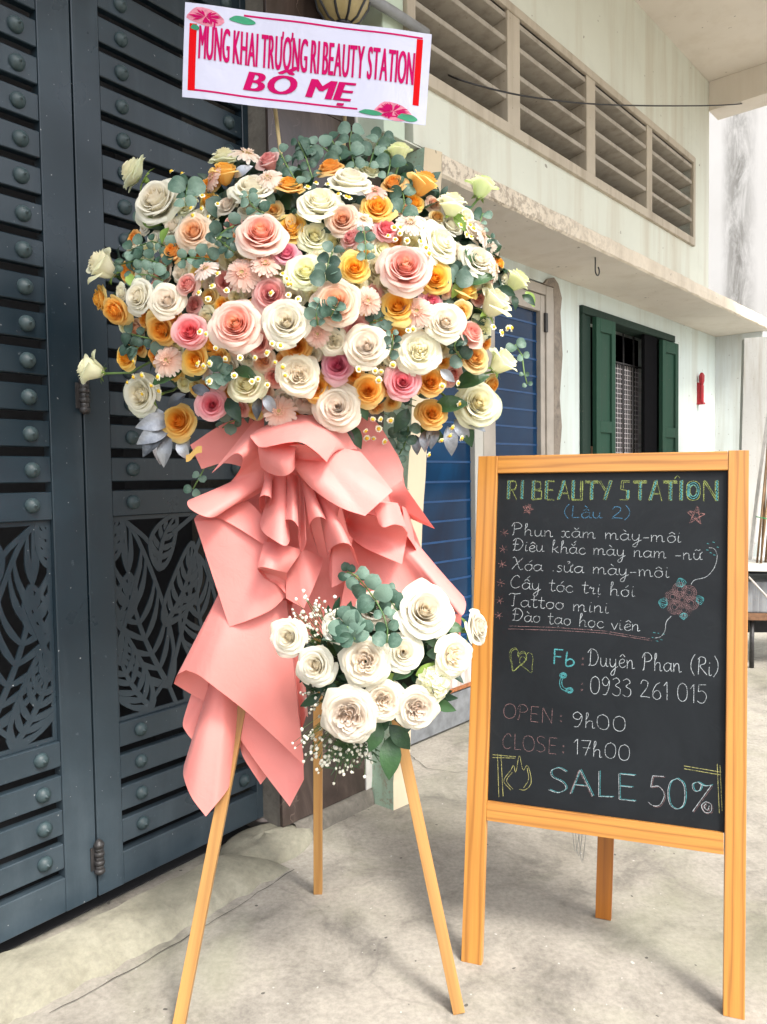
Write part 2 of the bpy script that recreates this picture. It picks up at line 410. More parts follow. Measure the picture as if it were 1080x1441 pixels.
PM = {
 'W': petal_mat('cream_white_petal', [(0, (.92, .84, .66)), (.18, (.92, .87, .74)), (.45, (.93, .90, .78)), (.8, (.94, .93, .83)), (1, (.91, .92, .74))]),
 'B': petal_mat('blush_white_petal', [(0, (.94, .84, .72)), (.25, (.94, .87, .77)), (.55, (.92, .86, .74)), (1, (.93, .91, .76))]),
 'C': petal_mat('greenish_cream_petal', [(0, (.88, .80, .50)), (.3, (.93, .90, .66)), (.7, (.94, .94, .75)), (1, (.88, .92, .62))]),
 'P': petal_mat('peach_pink_petal', [(0, (.92, .64, .36)), (.14, (.92, .54, .38)), (.28, (.92, .46, .38)), (.5, (.92, .58, .51)), (.72, (.93, .71, .63)), (.9, (.93, .80, .72)), (1, (.92, .85, .74))]),
 'A': petal_mat('apricot_blush_petal', [(0, (.88, .44, .20)), (.3, (.88, .56, .38)), (.65, (.89, .68, .54)), (1, (.88, .78, .66))]),
 'K': petal_mat('rose_pink_petal', [(0, (.80, .16, .24)), (.3, (.86, .28, .35)), (.65, (.88, .42, .47)), (1, (.88, .58, .58))]),
 'D': petal_mat('dusty_pink_petal', [(0, (.74, .24, .24)), (.4, (.84, .42, .38)), (.8, (.88, .56, .52)), (1, (.88, .68, .60))]),
 'Y': petal_mat('orange_yellow_petal', [(0, (.90, .36, .04)), (.25, (.93, .48, .07)), (.6, (.94, .59, .16)), (1, (.94, .70, .30))]),
 'L': petal_mat('lemon_yellow_petal', [(0, (.84, .46, .08)), (.35, (.86, .60, .18)), (.75, (.86, .72, .34)), (1, (.86, .80, .50))]),
 'G': petal_mat('lime_white_petal', [(0, (.80, .84, .40)), (.4, (.86, .90, .52)), (.8, (.92, .94, .68)), (1, (.72, .84, .32))]),
 'R': petal_mat('blush_gerbera_petal', [(0, (.80, .44, .32)), (.4, (.86, .58, .47)), (1, (.87, .72, .63))]),
 'S': petal_mat('pale_gerbera_petal', [(0, (.84, .58, .44)), (.4, (.87, .74, .64)), (1, (.87, .82, .76))]),
}
def leaf_mat(name, c0, c1, rough=.5, trans=.2, metal=0, c='Object'):
    m, nt, b, o = nmat(name); cc = coords(nt, 'Object')
    oi = nt.nodes.new('ShaderNodeObjectInfo')
    ad = nt.nodes.new('ShaderNodeMath'); ad.operation = 'ADD'
    nt.links.new(noise(nt, cc, 2.5, 4), ad.inputs[0])
    mr = nt.nodes.new('ShaderNodeMapRange'); mr.inputs[3].default_value = -.42; mr.inputs[4].default_value = .42
    nt.links.new(oi.outputs['Random'], mr.inputs[0]); nt.links.new(mr.outputs[0], ad.inputs[1])
    col = ramp(nt, ad.outputs[0], [(.25, c0), (.75, c1)])
    nt.links.new(col, b.inputs['Base Color']); b.inputs['Roughness'].default_value = rough; b.inputs['Metallic'].default_value = metal
    bump(nt, b, noise(nt, cc, 14, 4), .12, .02)
    if trans:
        tl = nt.nodes.new('ShaderNodeBsdfTranslucent'); nt.links.new(col, tl.inputs[0])
        mx = nt.nodes.new('ShaderNodeMixShader'); mx.inputs[0].default_value = trans
        nt.links.new(b.outputs[0], mx.inputs[1]); nt.links.new(tl.outputs[0], mx.inputs[2]); nt.links.new(mx.outputs[0], o.inputs[0])
    return m
EUC = leaf_mat('eucalyptus_leaf', (.045, .105, .070), (.165, .265, .205), .5)
EUCD = leaf_mat('dark_eucalyptus_leaf', (.03, .07, .05), (.10, .17, .13), .45)
GREEN = leaf_mat('dark_green_leaf', (.012, .045, .020), (.045, .115, .040), .38)
LIME = leaf_mat('fresh_green_leaf', (.16, .28, .05), (.30, .45, .10), .5, .3)
SILVER = leaf_mat('silver_sprayed_leaf', (.10, .11, .125), (.36, .38, .41), .36, 0, .7)
GOLDLEAF = leaf_mat('dry_tan_leaf', (.50, .30, .10), (.62, .42, .18), .6)
STEM = leaf_mat('green_stem', (.06, .13, .03), (.14, .24, .07), .5, 0)
YELLOWC = plain('yellow_flower_disc', (.68, .44, .03), .8, scale=200, var=.3, bmp=.3)
WHITEP = plain('white_small_petal', (.82, .80, .60), .6)
GDISC = plain('gerbera_disc', (.46, .34, .14), .85, scale=300, var=.5, bmp=.6)
BABY = plain('baby_breath_bloom', (.80, .78, .66), .7, var=.1)

def m_paper():
    m, nt, b, o = nmat('pink_wrapping_paper'); c = coords(nt)
    gi = nt.nodes.new('ShaderNodeNewGeometry')
    f = ramp(nt, noise(nt, c, 6, 3), [(.3, (.85, .315, .285)), (.7, (.87, .345, .31))])
    nt.links.new(f, b.inputs['Base Color']); b.inputs['Roughness'].default_value = .46
    b.inputs['Specular IOR Level'].default_value = .32; b.inputs['Sheen Weight'].default_value = .15
    bump(nt, b, mix(nt, .35, noise(nt, c, 11, 3, .5, dist=.8), noise(nt, c, 38, 4, .6, dist=1.5)), .16, .02)
    tl = nt.nodes.new('ShaderNodeBsdfTranslucent'); nt.links.new(mix(nt, .75, f, (.92, .17, .10)), tl.inputs[0])
    mx = nt.nodes.new('ShaderNodeMixShader'); mx.inputs[0].default_value = .30
    nt.links.new(b.outputs[0], mx.inputs[1]); nt.links.new(tl.outputs[0], mx.inputs[2]); nt.links.new(mx.outputs[0], o.inputs[0])
    return m
PAPER = m_paper()

# =================================================================== SETTING
def struct(o): o['kind'] = 'structure'; return o
def rnd(a, b): return random.uniform(a, b)
# ground: one sheet with a fine patch near the camera for slight unevenness
mb = MB()
mb.add([(-60, -40, 0), (60, -40, 0), (60, 80, 0), (-60, 80, 0)], [(0, 1, 2, 3)])
struct(mb.build('ground', CONC))

G0 = [GF.P(s, 0, 0) for s in (0, 1)]
# cast mortar ramp in front of the gate (rounded strip of cement)
bot = [(-40, 1472), (39, 1429), (171, 1359), (249, 1317), (272, 1303), (330, 1268), (380, 1240), (414, 1222)]
top = [(-40, 1362), (0, 1348), (78, 1324), (160, 1283), (237, 1245), (290, 1219), (334, 1200), (352, 1186)]
def interp(pts, n):
    pts = np.array(pts, float); d = np.r_[0, np.cumsum(np.linalg.norm(np.diff(pts, axis=0), axis=1))]
    t = np.linspace(0, d[-1], n); return np.stack([np.interp(t, d, pts[:, k]) for k in range(pts.shape[1])], 1)
B_ = interp([gnd(*p)[:2] for p in bot], 60); T_ = interp([gnd(*p, .045)[:2] for p in top], 60)
endc = gnd(398, 1188)[:2]
rows = []
for j in range(15):
    v = j/14
    row = []
    for i in range(60):
        p = B_[i]*(1-v)+T_[i]*v
        z = .056*sin(min(1, v*1.25)*pi/2)**.72
        n_ = .0016*sin(i*.37+j*.6)+.0012*sin(i*.83-j*.7)+.0006*rnd(-1, 1)
        edge = min(1, (59-i)/9.0); z = z*(edge**.5 if edge < 1 else 1)+n_*min(1, v*3)*edge - (.004 if v == 0 else 0)
        row.append((p[0]+.006*sin(i*.7)*(1-v), p[1]+.008*sin(i*1.1+2)*(1-v), z))
    rows.append(row)
mb = MB(); mb.grid(rows)
rr = random.Random(3)
lastcol = [np.array(r[-1]) for r in rows]
o = mb.build('cement_ramp', MORTAR); tag(o, 'rough pale cement ramp poured along the foot of the dark gate', 'ramp')
# rounded lump at the end of the ramp
c0 = gnd(372, 1196); mb = MB(); R_ = 22; Gd = []
for a in range(9):
    el = a/8*pi/2; Gd.append([])
    for k in range(R_+1):
        an = 2*pi*k/R_
        rx = .135*cos(el)*(1+.07*sin(3*an)+.05*sin(5*an+1)); z = .058*sin(el)**.8+.003*sin(4*an+a)
        q = BF.s*cos(an)*rx*1.25+BF.n*sin(an)*rx*.85
        Gd[-1].append((c0[0]+q[0], c0[1]+q[1], z-.004))
mb.grid(Gd); o = mb.build('cement_mound', MORTAR); tag(o, 'rounded lump of cement around the gate bolt at the end of the ramp', 'cement mound')
# the crack joints of the ramp: thin dark grooves
def groove(pts, w=.0022, z=.004):
    mb = MB(); P_ = [gnd(x, y, .0) for x, y in pts]
    P_ = interp(P_, 26); L, Rr = [], []
    for i, p in enumerate(P_):
        d = P_[min(i+1, 25)]-P_[max(i-1, 0)]; d = d/np.linalg.norm(d); n = np.array([-d[1], d[0], 0]); jx = rnd(-.0035, .0035)
        ww = w*rnd(.4, 1.2)
        L.append(p+n*(ww+jx)+[0, 0, z]); Rr.append(p-n*(ww-jx)+[0, 0, z])
    mb.grid([L, Rr], smooth=False); return mb
CRK = plain('crack_shadow_dirt', (.05, .045, .038), .95)
mbc = MB()
for pts in [[(684, 1086), (705, 1082), (735, 1070), (790, 1066)], [(576, 1062), (600, 1082), (640, 1088), (684, 1086)],
            [(414, 1225), (330, 1280), (262, 1322), (175, 1372), (70, 1428)]]:
    m_ = groove(pts, .0016 if pts[0][0] != 414 else .0012); mbc.add(m_.v, m_.f)
o = mbc.build('ground_crack', CRK); struct(o)

# dark box added behind the gate; its ceiling keeps the slots unlit
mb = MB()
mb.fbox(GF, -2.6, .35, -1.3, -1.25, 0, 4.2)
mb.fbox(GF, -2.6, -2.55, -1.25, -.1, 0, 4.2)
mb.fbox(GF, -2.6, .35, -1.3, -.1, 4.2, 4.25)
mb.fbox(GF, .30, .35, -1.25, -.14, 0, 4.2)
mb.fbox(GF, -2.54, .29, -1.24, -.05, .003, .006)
struct(mb.build('passage_dark_box', DARKWALL))

# ------------------------------------------------------------------- gate
gate_label = 'dark blue steel gate with slatted bars, round studs and leaf cut-out panels'
gate = empty('steel_gate', GF.P(-.655, 0, 0), gate_label, 'gate')
TH = .035; ZB, ZT = .058, 3.1
def gbox(name, s0, s1, z0, z1, t0=-TH, t1=0, bevel=.0018, mat=STEEL, parent=None):
    mb = MB(); mb.fbox(GF, s0, s1, t0, t1, z0, z1); return mb.build(name, mat, parent or gate, bevel=bevel, seg=1)
LEAVES = [(-.6525, 0.0, -.577, -.0875), (-1.50, -.6575, -1.42, -.744)]
PZ0, PZ1 = .497, 1.055
rows_z = [.2025, .290, .3775, .465]+[1.0925+.0875*k for k in range(23)]
stud_me = None
def leaf_panel(s0, s1, z0, z1, mirror):
    """laser cut fern panel: leaf outlines, midribs and curved ribs standing in an open frame"""
    W, Hh = s1-s0, z1-z0; mb = MB(); cnt = [0]
    def strip(P_, w_):
        cnt[0] += 1; zt = -.016+.00003*(cnt[0] % 60); P_ = [np.array(p, float) for p in P_]; V = []
        for k in range(len(P_)):
            t = P_[min(k+1, len(P_)-1)]-P_[max(k-1, 0)]; t = t/(np.linalg.norm(t)+1e-9); nn = np.array([-t[1], t[0]]); ww = w_[k] if hasattr(w_, '__len__') else w_
            for q in (P_[k]+nn*ww/2, P_[k]-nn*ww/2):
                x, y = min(max(q[0], .001), W-.001), min(max(q[1], .001), Hh-.001); x = W-x if mirror else x
                V += [GF.P(s0+x, zt, z0+y), GF.P(s0+x, zt-.005, z0+y)]
        F4 = []
        for k in range(len(P_)-1):
            a = 4*k; b__ = a+4; F4 += [(a, a+2, b__+2, b__), (a+1, b__+1, b__+3, a+3), (a, b__, b__+1, a+1), (a+2, a+3, b__+3, b__+2)]
        mb.add(V, F4)
    def leaf(b0, t0, hw, bend=.12, n=7, rib=.0135):
        b0, t0 = np.array(b0), np.array(t0); d = t0-b0; L = np.linalg.norm(d); nn = np.array([-d[1], d[0]])/L
        mid = lambda t: b0+d*t+nn*bend*L*sin(pi*t)
        wd = lambda t: hw*max(0, sin(pi*min(1, max(0, t))**.85))**.75
        ts = np.linspace(0, 1, 17)
        strip([mid(t) for t in ts], [.017*(1-.55*t) for t in ts])
        for sd in (1, -1):
            strip([mid(t)+nn*sd*wd(t) for t in ts], .0125)
            for k in range(n):
                ta = .03+.80*k/n; tb = min(.98, ta+.20+.04*(k % 2))
                a = mid(ta); c = mid(tb)+nn*sd*wd(tb); m_ = (a+c)/2+nn*sd*wd((ta+tb)/2)*.20-d*.035
                P_ = [(1-u)**2*a+2*u*(1-u)*m_+u*u*c for u in np.linspace(0, 1, 8)]
                strip(P_, [rib*(1.35-.75*abs(2*u-.7)) for u in np.linspace(0, 1, 8)])
    fr = .012
    for P_ in ([(0, fr/2), (W, fr/2)], [(0, Hh-fr/2), (W, Hh-fr/2)], [(fr/2, 0), (fr/2, Hh)], [(W-fr/2, 0), (W-fr/2, Hh)]): strip(P_, fr)
    lay = [((.175, .06), (.045, .545), .090, .08, 8), ((.115, .01), (.005, .27), .055, .1, 7), ((.165, .24), (.27, .47), .05, -.1, 6), ((.150, .40), (.215, .555), .04, .1, 5),
           ((.0, .26), (.055, .40), .034, -.1, 4), ((.37, .05), (.29, .43), .075, .1, 8), ((.46, .0), (.42, .27), .05, .08, 6), ((.44, .28), (.375, .55), .06, .1, 7), ((.24, .0), (.30, .20), .045, -.1, 5), ((.0, .44), (.03, .555), .032, .1, 4)]
    for b_, t_, hw, bd, n in lay: leaf(b_, t_, hw, bd, n)
    if W > .55:
        for b_, t_, hw, bd, n in lay[:8]: leaf((b_[0]+.42, b_[1]), (t_[0]+.42, t_[1]), hw, bd, n)
    for P_ in ([(.175, .06), (.20, .0)], [(.175, .08), (.24, .26), (.28, .42)], [(.05, .54), (.12, .48), (.16, .40)], [(.28, .44), (.34, .56)], [(.0, .18), (.05, .30), (.09, .42)], [(.10, .02), (.16, .08)], [(.37, .06), (.42, .0)], [(.20, .50), (.28, .55)], [(.36, .40), (.44, .30)]):
        A = cr1_early(P_, 9); strip(A, .013)
    o = mb.build('leaf_panel', STEEL, gate, label='steel panel cut into interlaced fern leaves'); return o
def cr1_early(P, n):
    P = [np.array(p, float) for p in P]; m = len(P)
    if m == 2: return [P[0]+(P[1]-P[0])*i/(n-1) for i in range(n)]
    Q = [2*P[0]-P[1]]+P+[2*P[-1]-P[-2]]; out = []
    for i in range(n):
        x = i/(n-1)*(m-1); k = min(int(x), m-2); t = x-k; a, b_, c, d = Q[k:k+4]
        out.append(.5*((2*b_)+(c-a)*t+(2*a-5*b_+4*c-d)*t*t+(3*b_-a-3*c+d)*t**3))
    return out
studm = MB()
studm.lathe((0, 0, 0), (0, 0, 1), [(.0195, 0), (.0195, .002), (.0178, .008), (.0125, .014), (.006, .0172), (.0035, .0178), (.0030, .022), (.0008, .0235)], 14)
stud_me = studm.mesh('stud', [RIVET])
def stud(s, z, k=1.0):
    M = Matrix(((GF.s[0], 0, GF.n[0], 0), (GF.s[1], 0, GF.n[1], 0), (0, 1, 0, 0), (0, 0, 0, 1)))
    a = rnd(-.3, .3); p = GF.P(s+rnd(-.002, .002), -.003, z+rnd(-.0015, .0015))
    link('stud', stud_me, gate, Matrix.Translation(Vector(p)) @ M @ Matrix.Rotation(a, 4, 'Z') @ Matrix.Scale(k*rnd(.95, 1.04), 4))
for L0_, L1_, a0, a1 in LEAVES:
    gbox('stile', L0_, a0, ZB, ZT); gbox('stile', a1, L1_, ZB, ZT)
    gbox('bottom_rail', a0, a1, ZB, .147, -TH, -.0015)
    gbox('panel_rail', a0, a1, .1705, .1705+.0, ) if False else None
    for z in rows_z:
        lo, hi = z-.0320, z+.0320
        if abs(z-.465) < .001: hi = PZ0
        if abs(z-1.0925) < .001: lo = PZ1
        gbox('slat', a0, a1, lo, hi, -.028, -.003, bevel=.0022)
    leaf_panel(a0, a1, PZ0, PZ1, L1_ < -.1)
    for z in rows_z:
        for s in ((-.511, -.143) if L1_ > -.1 else (-.795, -1.33)): stud(s, z)
def hinge(z0, z1):
    mb = MB(); s = -.655; t = .010; P_ = lambda z, r: (r, z)
    n = 7; h = (z1-z0)/n; pr = []
    for i in range(n):
        r = .0135 if i % 2 == 0 else .0115
        pr += [(r*.85, z0+i*h), (r, z0+i*h+.002), (r, z0+(i+1)*h-.002), (r*.85, z0+(i+1)*h)]
    pr = [(.006, z0-.004)]+pr+[(.010, z1+.003), (.004, z1+.010)]
    mb.lathe(GF.P(s, t, 0), (0, 0, 1), pr, 12)
    mb.fbox(GF, s-.020, s+.016, 0, .004, z0+.01, z1-.01)
    mb.build('hinge', RUSTY, gate)
RUSTY = plain('greasy_steel', (.028, .026, .026), .45, var=.5, scale=50, bmp=.3)
hinge(1.325, 1.41); hinge(.125, .205)
# drop bolt into the mound
b0 = GF.P(-.035, -.018, .0)
mb = MB(); mb.lathe(b0, (0, 0, 1), [(.05, .046), (.047, .052), (.024, .056), (.022, .058), (.022, .098)], 16)
mb.build('drop_bolt_socket', plain('rusty_ring', (.13, .11, .10), .7, var=.4, bmp=.3), gate)

# ------------------------------------------------------------------- dark marble pier between gate and pillar
pier = empty('marble_pier', BF.P(-.70, .1, 0), 'narrow pier clad in polished dark marble tiles between the gate and the green pillar', 'pier')
PT = .250; sA = BF.px(398, 1140, PT)[0]; sB_ = BF.px(500, 170, PT)[0]
mb = MB(); mb.fbox(BF, sA+.005, -.41, -.2, PT-.014, 0, 3.6); mb.build('core', MORTARD, pier)
tz = [.052, .62, 1.19, 1.76, 2.33, 2.90, 3.47]
for i in range(len(tz)-1):
    mb = MB(); mb.fbox(BF, sA, sB_-.002, PT-.0135, PT+rnd(-.0008, .0008), tz[i]+.0012, tz[i+1]-.0012); mb.build('marble_tile', MARBLE, pier, bevel=.0008, seg=1)
    mb = MB(); mb.fbox(BF, sB_+.042, -.40, PT-.0135, PT+rnd(-.0008, .0008), tz[i]+.0012, tz[i+1]-.0012); mb.build('marble_tile', MARBLE, pier, bevel=.0008, seg=1)
mb = MB(); mb.fbox(BF, sB_, sB_+.040, PT-.0135, PT+.004, .052, 3.47); mb.build('white_edge_strip', plain('white_trim', (.62, .60, .57), .5, var=.1), pier)
# mortar skirting at the foot
p0, p1 = BF.px(425, 1160, .262)[0], -.50
mb = MB(); rowsS = []
prof = [(.276, .0), (.272, .02), (.266, .040), (.258, .050), (.240, .052)]
for j, (t, z) in enumerate(prof):
    rowsS.append([BF.P(-.905+(.36)*i/14, t+.002*sin(i*1.7+j), z+.002*sin(i*1.1+j*2)*(j > 0)) for i in range(15)])
mb.grid(rowsS); mb.build('mortar_skirting', MORTARD, pier)

# ------------------------------------------------------------------- house
house = empty('house', BF.P(1.2, 0, 0), 'old cream and mint painted house with concrete canopy, louvred vents and peeling plaster', 'building')
Zs, Zct = 2.213, 2.297       # canopy underside / top
UT = .37                      # upper wall face
def hb(name, s0, s1, t0, t1, z0, z1, mat, parent=house, bevel=.004, label=None):
    mb = MB(); mb.fbox(BF, s0, s1, t0, t1, z0, z1); return mb.build(name, mat, parent, bevel=bevel, seg=2, label=label)
SC = 3.84
# lower wall pieces round door and window
dR = BF.px(785, 560)[0]; dT = BF.px(775, 405)[1]
w0, wT = 1.545, 2.104; w1 = 2.94; wB = 1.02
hb('lower_wall', dR+.004, w0, -.25, 0, 0, Zs, W_LOW)
hb('lower_wall', w1, SC, -.25, 0, 0, Zs, W_LOW)
hb('lower_wall', w0, w1, -.25, 0, wT, Zs, W_LOW, bevel=0)
hb('lower_wall', w0, w1, -.25, 0, 0, wB, W_LOW, bevel=0)
hb('lower_wall', -.56, dR+.004, -.25, 0, dT+.012, Zs, W_LOW, bevel=0)
tR = BF.pxs(1070, 600, SC)[0]
tR = .55
hb('return_wall', SC, SC+.2, -.25, BF.pxs(1072, 560, SC)[0], 0, Zs, W_RET, label='pale return wall closing the end of the porch')
# canopy slab with a worn front edge
mb = MB(); n = 70; front = []
s_a, s_b = -.275, 3.86
ring = []
rg = random.Random(2)
for i in range(n+1):
    s = s_a+(s_b-s_a)*i/n; w_ = lambda k=.004: rg.uniform(-k, k)
    ring.append([BF.P(s, -.05, Zct), BF.P(s, .385, Zct+w_(.002)), BF.P(s, .397+w_(.002), Zct-.008+w_()), BF.P(s, .399+w_(.003), (Zct+Zs)/2+w_()), BF.P(s, .396+w_(.002), Zs+.008+w_(.003)), BF.P(s, .386, Zs+w_(.002)), BF.P(s, -.05, Zs)])
mb.grid(ring, smooth=False)
mb.add(ring[0], [tuple(range(7))]); mb.add(ring[-1], [tuple(range(7))[::-1]])
me_o = mb.build('canopy_slab', [W_CANOPY, W_SOFFIT], house, label='concrete canopy edge with peeling paint')
for p in me_o.data.polygons:
    if abs(p.normal.z) > .9: p.material_index = 1
# upper wall
UL = BF.px(513, 60, UT)[0]; VL, VR, VB, VT = -.40, 2.25, 2.553, 2.995
UE = 2.565; CZ = 3.58
FR = .045
hb('upper_wall', VR, UE, .10, UT, Zct-.001, CZ, W_UP)
hb('upper_wall', VL, VR, .10, UT, VT, CZ, W_UP, bevel=0)
hb('upper_wall', VL, VR, .10, UT, Zct, VB, W_UP, bevel=0)
SU = BF.px(541, 190, UT)[0]
hb('upper_wall', SU, VL-.046, .10, UT, 2.287, CZ, W_UPG, label='green-tinted strip of wall beside the vents')
hb('upper_wall', VL-.0455, -.27, .10, UT-.002, 2.290, Zct-.002, W_UP, bevel=0)
# louvre frame, mullions and blades
hb('vent_frame', VL-.02, VR+.02, .22, UT+.018, VB-.045, VB, W_TRIM)
hb('vent_frame', VL-.02, VR+.02, .22, UT+.018, VT, VT+.035, W_TRIM)
hb('vent_frame', VL-.045, VL, .22, UT+.017, VB-.045, VT+.035, W_TRIM)
hb('vent_frame', VR, VR+.035, .22, UT+.016, VB-.045, VT+.035, W_TRIM)
MUL = [.19, .285, .872, .963, 1.568, 1.64]
for a, b_ in ((.19, .285), (.872, .963), (1.568, 1.64)): hb('vent_mullion', a, b_, .18, UT+.012, VB, VT, W_TRIM)
bays = [(VL, .19), (.285, .872), (.963, 1.568), (1.64, VR)]
for a, b_ in bays:
    for k in range(4):
        z = VB+(k+.5)*(VT-VB)/4
        mb = MB(); P = BF.P
        # a blade slopes down towards the road
        z0 = VB+k*(VT-VB)/4+.002; th = .020
        if k == 0: z0 += .004
        zf = VB+(k+1)*(VT-VB)/4-(.004 if k < 3 else .022); dz = .035
        c = [P(a, UT+.006, zf-th*.5), P(b_, UT+.006, zf-th*.5), P(b_, .19, zf-dz-th*.5), P(a, .19, zf-dz-th*.5), P(a, UT+.006, zf+th*.5), P(b_, UT+.006, zf+th*.5), P(b_, .19, zf-dz+th*.5), P(a, .19, zf-dz+th*.5)]
        mb.hexa(c); mb.build('vent_blade', W_SLAT, house, bevel=.002, seg=1)
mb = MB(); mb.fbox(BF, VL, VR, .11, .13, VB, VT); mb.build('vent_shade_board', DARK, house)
# ceiling slab and end beam above the alley
hb('ceiling_slab', -2.2, UE+.16, -.3, 2.4, CZ, CZ+.16, W_CEIL, bevel=0)
hb('end_beam', UE-.012, UE+.16, UT+.0, 2.4, 3.40, CZ, W_CEIL)
# leaning pillar: mint sides, beige front
pb = [(-.455, .12), (-.545, .12), (-.545, .354), (-.467, .362)]
pc = np.array([BF.px(598, 207, .395)[0], .395]); pr_ = np.array([BF.px(622, 216, .395)[0], .397])
def pp(s, t, z): return BF.P(s, t, z)
bot4 = [pp(-.545, .12, 0), pp(-.545, .354, 0), pp(-.467, .360, 0), pp(-.467, .12, 0)]
top4 = [pp(pc[0], .15, 2.285), pp(pc[0], .394, 2.285), pp(pr_[0]+.003, .397, 2.297), pp(pr_[0]+.003, .15, 2.297)]
pil = empty('leaning_pillar', BF.P(-.5, .25, 0), 'thin leaning concrete pillar, mint green on its side and beige in front', 'pillar')
mb = MB(); Ls = 24; rgp = random.Random(5)
for k in range(Ls+1):
    v = k/Ls
    for q in range(4):
        p = np.array(bot4[q])*(1-v)+np.array(top4[q])*v
        j = .005 if v < .15 else .0015
        p = p+BF.s*rgp.uniform(-j, j)+BF.n*rgp.uniform(-j, j)
        mb.v.append(tuple(p))
for k in range(Ls):
    for q in range(4):
        a = k*4+q; b_ = k*4+(q+1) % 4; mb.f.append((a, b_, b_+4, a+4)); mb.mi.append(1 if q == 1 else 0); mb.sm.append(False)
mb.build('shaft', [W_PIL, W_BEIGE], pil)

# grey pipe high on the wall behind the banner
mb = MB(); q0 = BF.P(BF.px(520, 12, UT+.03)[0]-.06, UT+.03, BF.px(520, 12, UT+.03)[1]+.03); q1 = BF.P(BF.px(600, 47, UT+.03)[0], UT+.03, BF.px(600, 47, UT+.03)[1])
mb.tube([q0, (q0+q1)/2+np.array([0, 0, .003]), q1], .017, 12)
o = mb.build('drain_pipe', plain('grey_pipe', (.25, .26, .27), .5)); tag(o, 'grey pipe on the wall just behind the top right of the banner', 'pipe')

# ------------------------------------------------------------------- door
door = empty('glass_door', BF.P(.7, 0, 0), 'double door with dark blue film glass in a beige aluminium frame', 'door')
ALU = plain('beige_aluminium', (.40, .36, .31), .45, var=.15, scale=8, metal=.1)
ALUW = m_wall('worn_white_aluminium', (.52, .51, .46), dirt=(.25, .2, .14), streak=.4, sc=3)
def m_film():
    m, nt, b, o = nmat('blue_film_glass'); c = coords(nt)
    f = noise(nt, c, 3, 4, .5, stretch=(1, 1, .5), dist=.6)
    nt.links.new(ramp(nt, f, [(.3, (.001, .010, .034)), (.55, (.001, .028, .080)), (.75, (.002, .060, .16))]), b.inputs['Base Color'])
    b.inputs['Roughness'].default_value = .10; b.inputs['Specular IOR Level'].default_value = .28; return m
FILM = m_film()
LINE = plain('bright_blue_strip', (.004, .055, .17), .3)
xs = {k: BF.px(k, 600)[0] for k in (596, 668, 678, 697, 761, 770)}
dL = -.50
gz0 = .30
hb('door_frame', xs[761]+.048, dR, -.06, .012, 0, dT, ALU, door)
hb('door_frame', dL, xs[761]+.046, -.06, .010, dT-.05, dT, ALU, door)
# right leaf
gT = BF.px(760, 438)[1]
hb('leaf_stile', xs[761], xs[761]+.044, -.045, .004, .06, dT-.054, ALU, door)
hb('leaf_stile', xs[678]+.012, xs[697], -.045, .004, .06, dT-.054, ALU, door)
hb('leaf_rail', xs[697]+.001, xs[761]-.001, -.044, .003, gT, dT-.055, ALU, door)
hb('leaf_rail', xs[697]+.001, xs[761]-.001, -.044, .003, .06, gz0, ALUW, door)
hb('glass_pane', xs[697], xs[761], -.03, -.022, gz0, gT, FILM, door, bevel=0)
# left leaf
hb('leaf_stile', xs[668]-.004, xs[678]+.008, -.045, .005, .06, dT-.054, ALUW, door)
hb('leaf_stile', dL+.002, dL+.06, -.045, .004, .06, dT-.054, ALUW, door)
hb('leaf_rail', dL+.061, xs[668]-.005, -.044, .003, gT, dT-.055, ALU, door)
hb('leaf_rail', dL+.061, xs[668]-.005, -.044, .006, .17, gz0, m_wall('rusty_white_paint', (.60, .60, .58), dirt=(.34, .14, .05), streak=.9, sc=5), door, label='white bottom rail stained with rust')
hb('glass_pane', dL+.06, xs[668]-.004, -.03, -.022, gz0, gT, FILM, door, bevel=0)
hb('kick_plate', dL, dR, -.06, .016, .012, .165, plain('grey_threshold', (.17, .18, .19), .5, var=.3, scale=20), door)
hb('rusty_lip', dL+.2, xs[668], .007, .022, .172, .187, plain('rust', (.30, .11, .04), .9, var=.5, scale=60), door)
mb = MB(); mb.fbox(BF, -.60, dR, -.9, -.85, 0, dT); mb.build('dark_sheet_behind_glass', DARK, door)  # near-black sheet standing in for the unlit room behind the door
for k in range(19):
    z = .40+k*.090
    if z < gT-.03:
        for a, b_ in ((dL+.062, xs[668]-.006), (xs[697]+.002, xs[761]-.002)):
            mb = MB(); P = BF.P; dz = rnd(-.004, .004)
            mb.hexa([P(a, -.018, z), P(b_, -.018, z+dz), P(b_, -.0218, z+dz), P(a, -.0218, z), P(a, -.018, z+.009), P(b_, -.018, z+.009+dz), P(b_, -.0218, z+.009+dz), P(a, -.0218, z+.009)])
            mb.build('blue_strip', LINE, door)  # brighter blue strips laid across the glass
mb = MB()
mb.fbox(BF, xs[761]+.03, xs[761]+.055, .004, .018, BF.px(768, 455)[1]-.05, BF.px(768, 455)[1]+.05)
mb.build('door_hinge', RUSTY, door, bevel=.003)
# rough mortar patch round the top right corner of the door frame
out = [(785, 640), (788, 600), (785, 560), (789, 500), (786, 440), (788, 420), (783, 400), (777, 391), (768, 393), (763, 400), (770, 403), (776, 404), (777, 430), (777, 640)]
mb = MB(); A = []
for (x, y) in out:
    s, z = BF.px(x, y); A.append((s, z))
fr_ = [BF.P(s, .0135, z) for s, z in A]; bk = [BF.P(s, -.01, z) for s, z in A]; nn_ = len(A)
mb.add(fr_+bk, [tuple(range(nn_))]+[(i, (i+1) % nn_, nn_+(i+1) % nn_, nn_+i) for i in range(nn_)])
mb.build('mortar_patch', MORTARB, house, label='brown mortar smeared round the door frame')

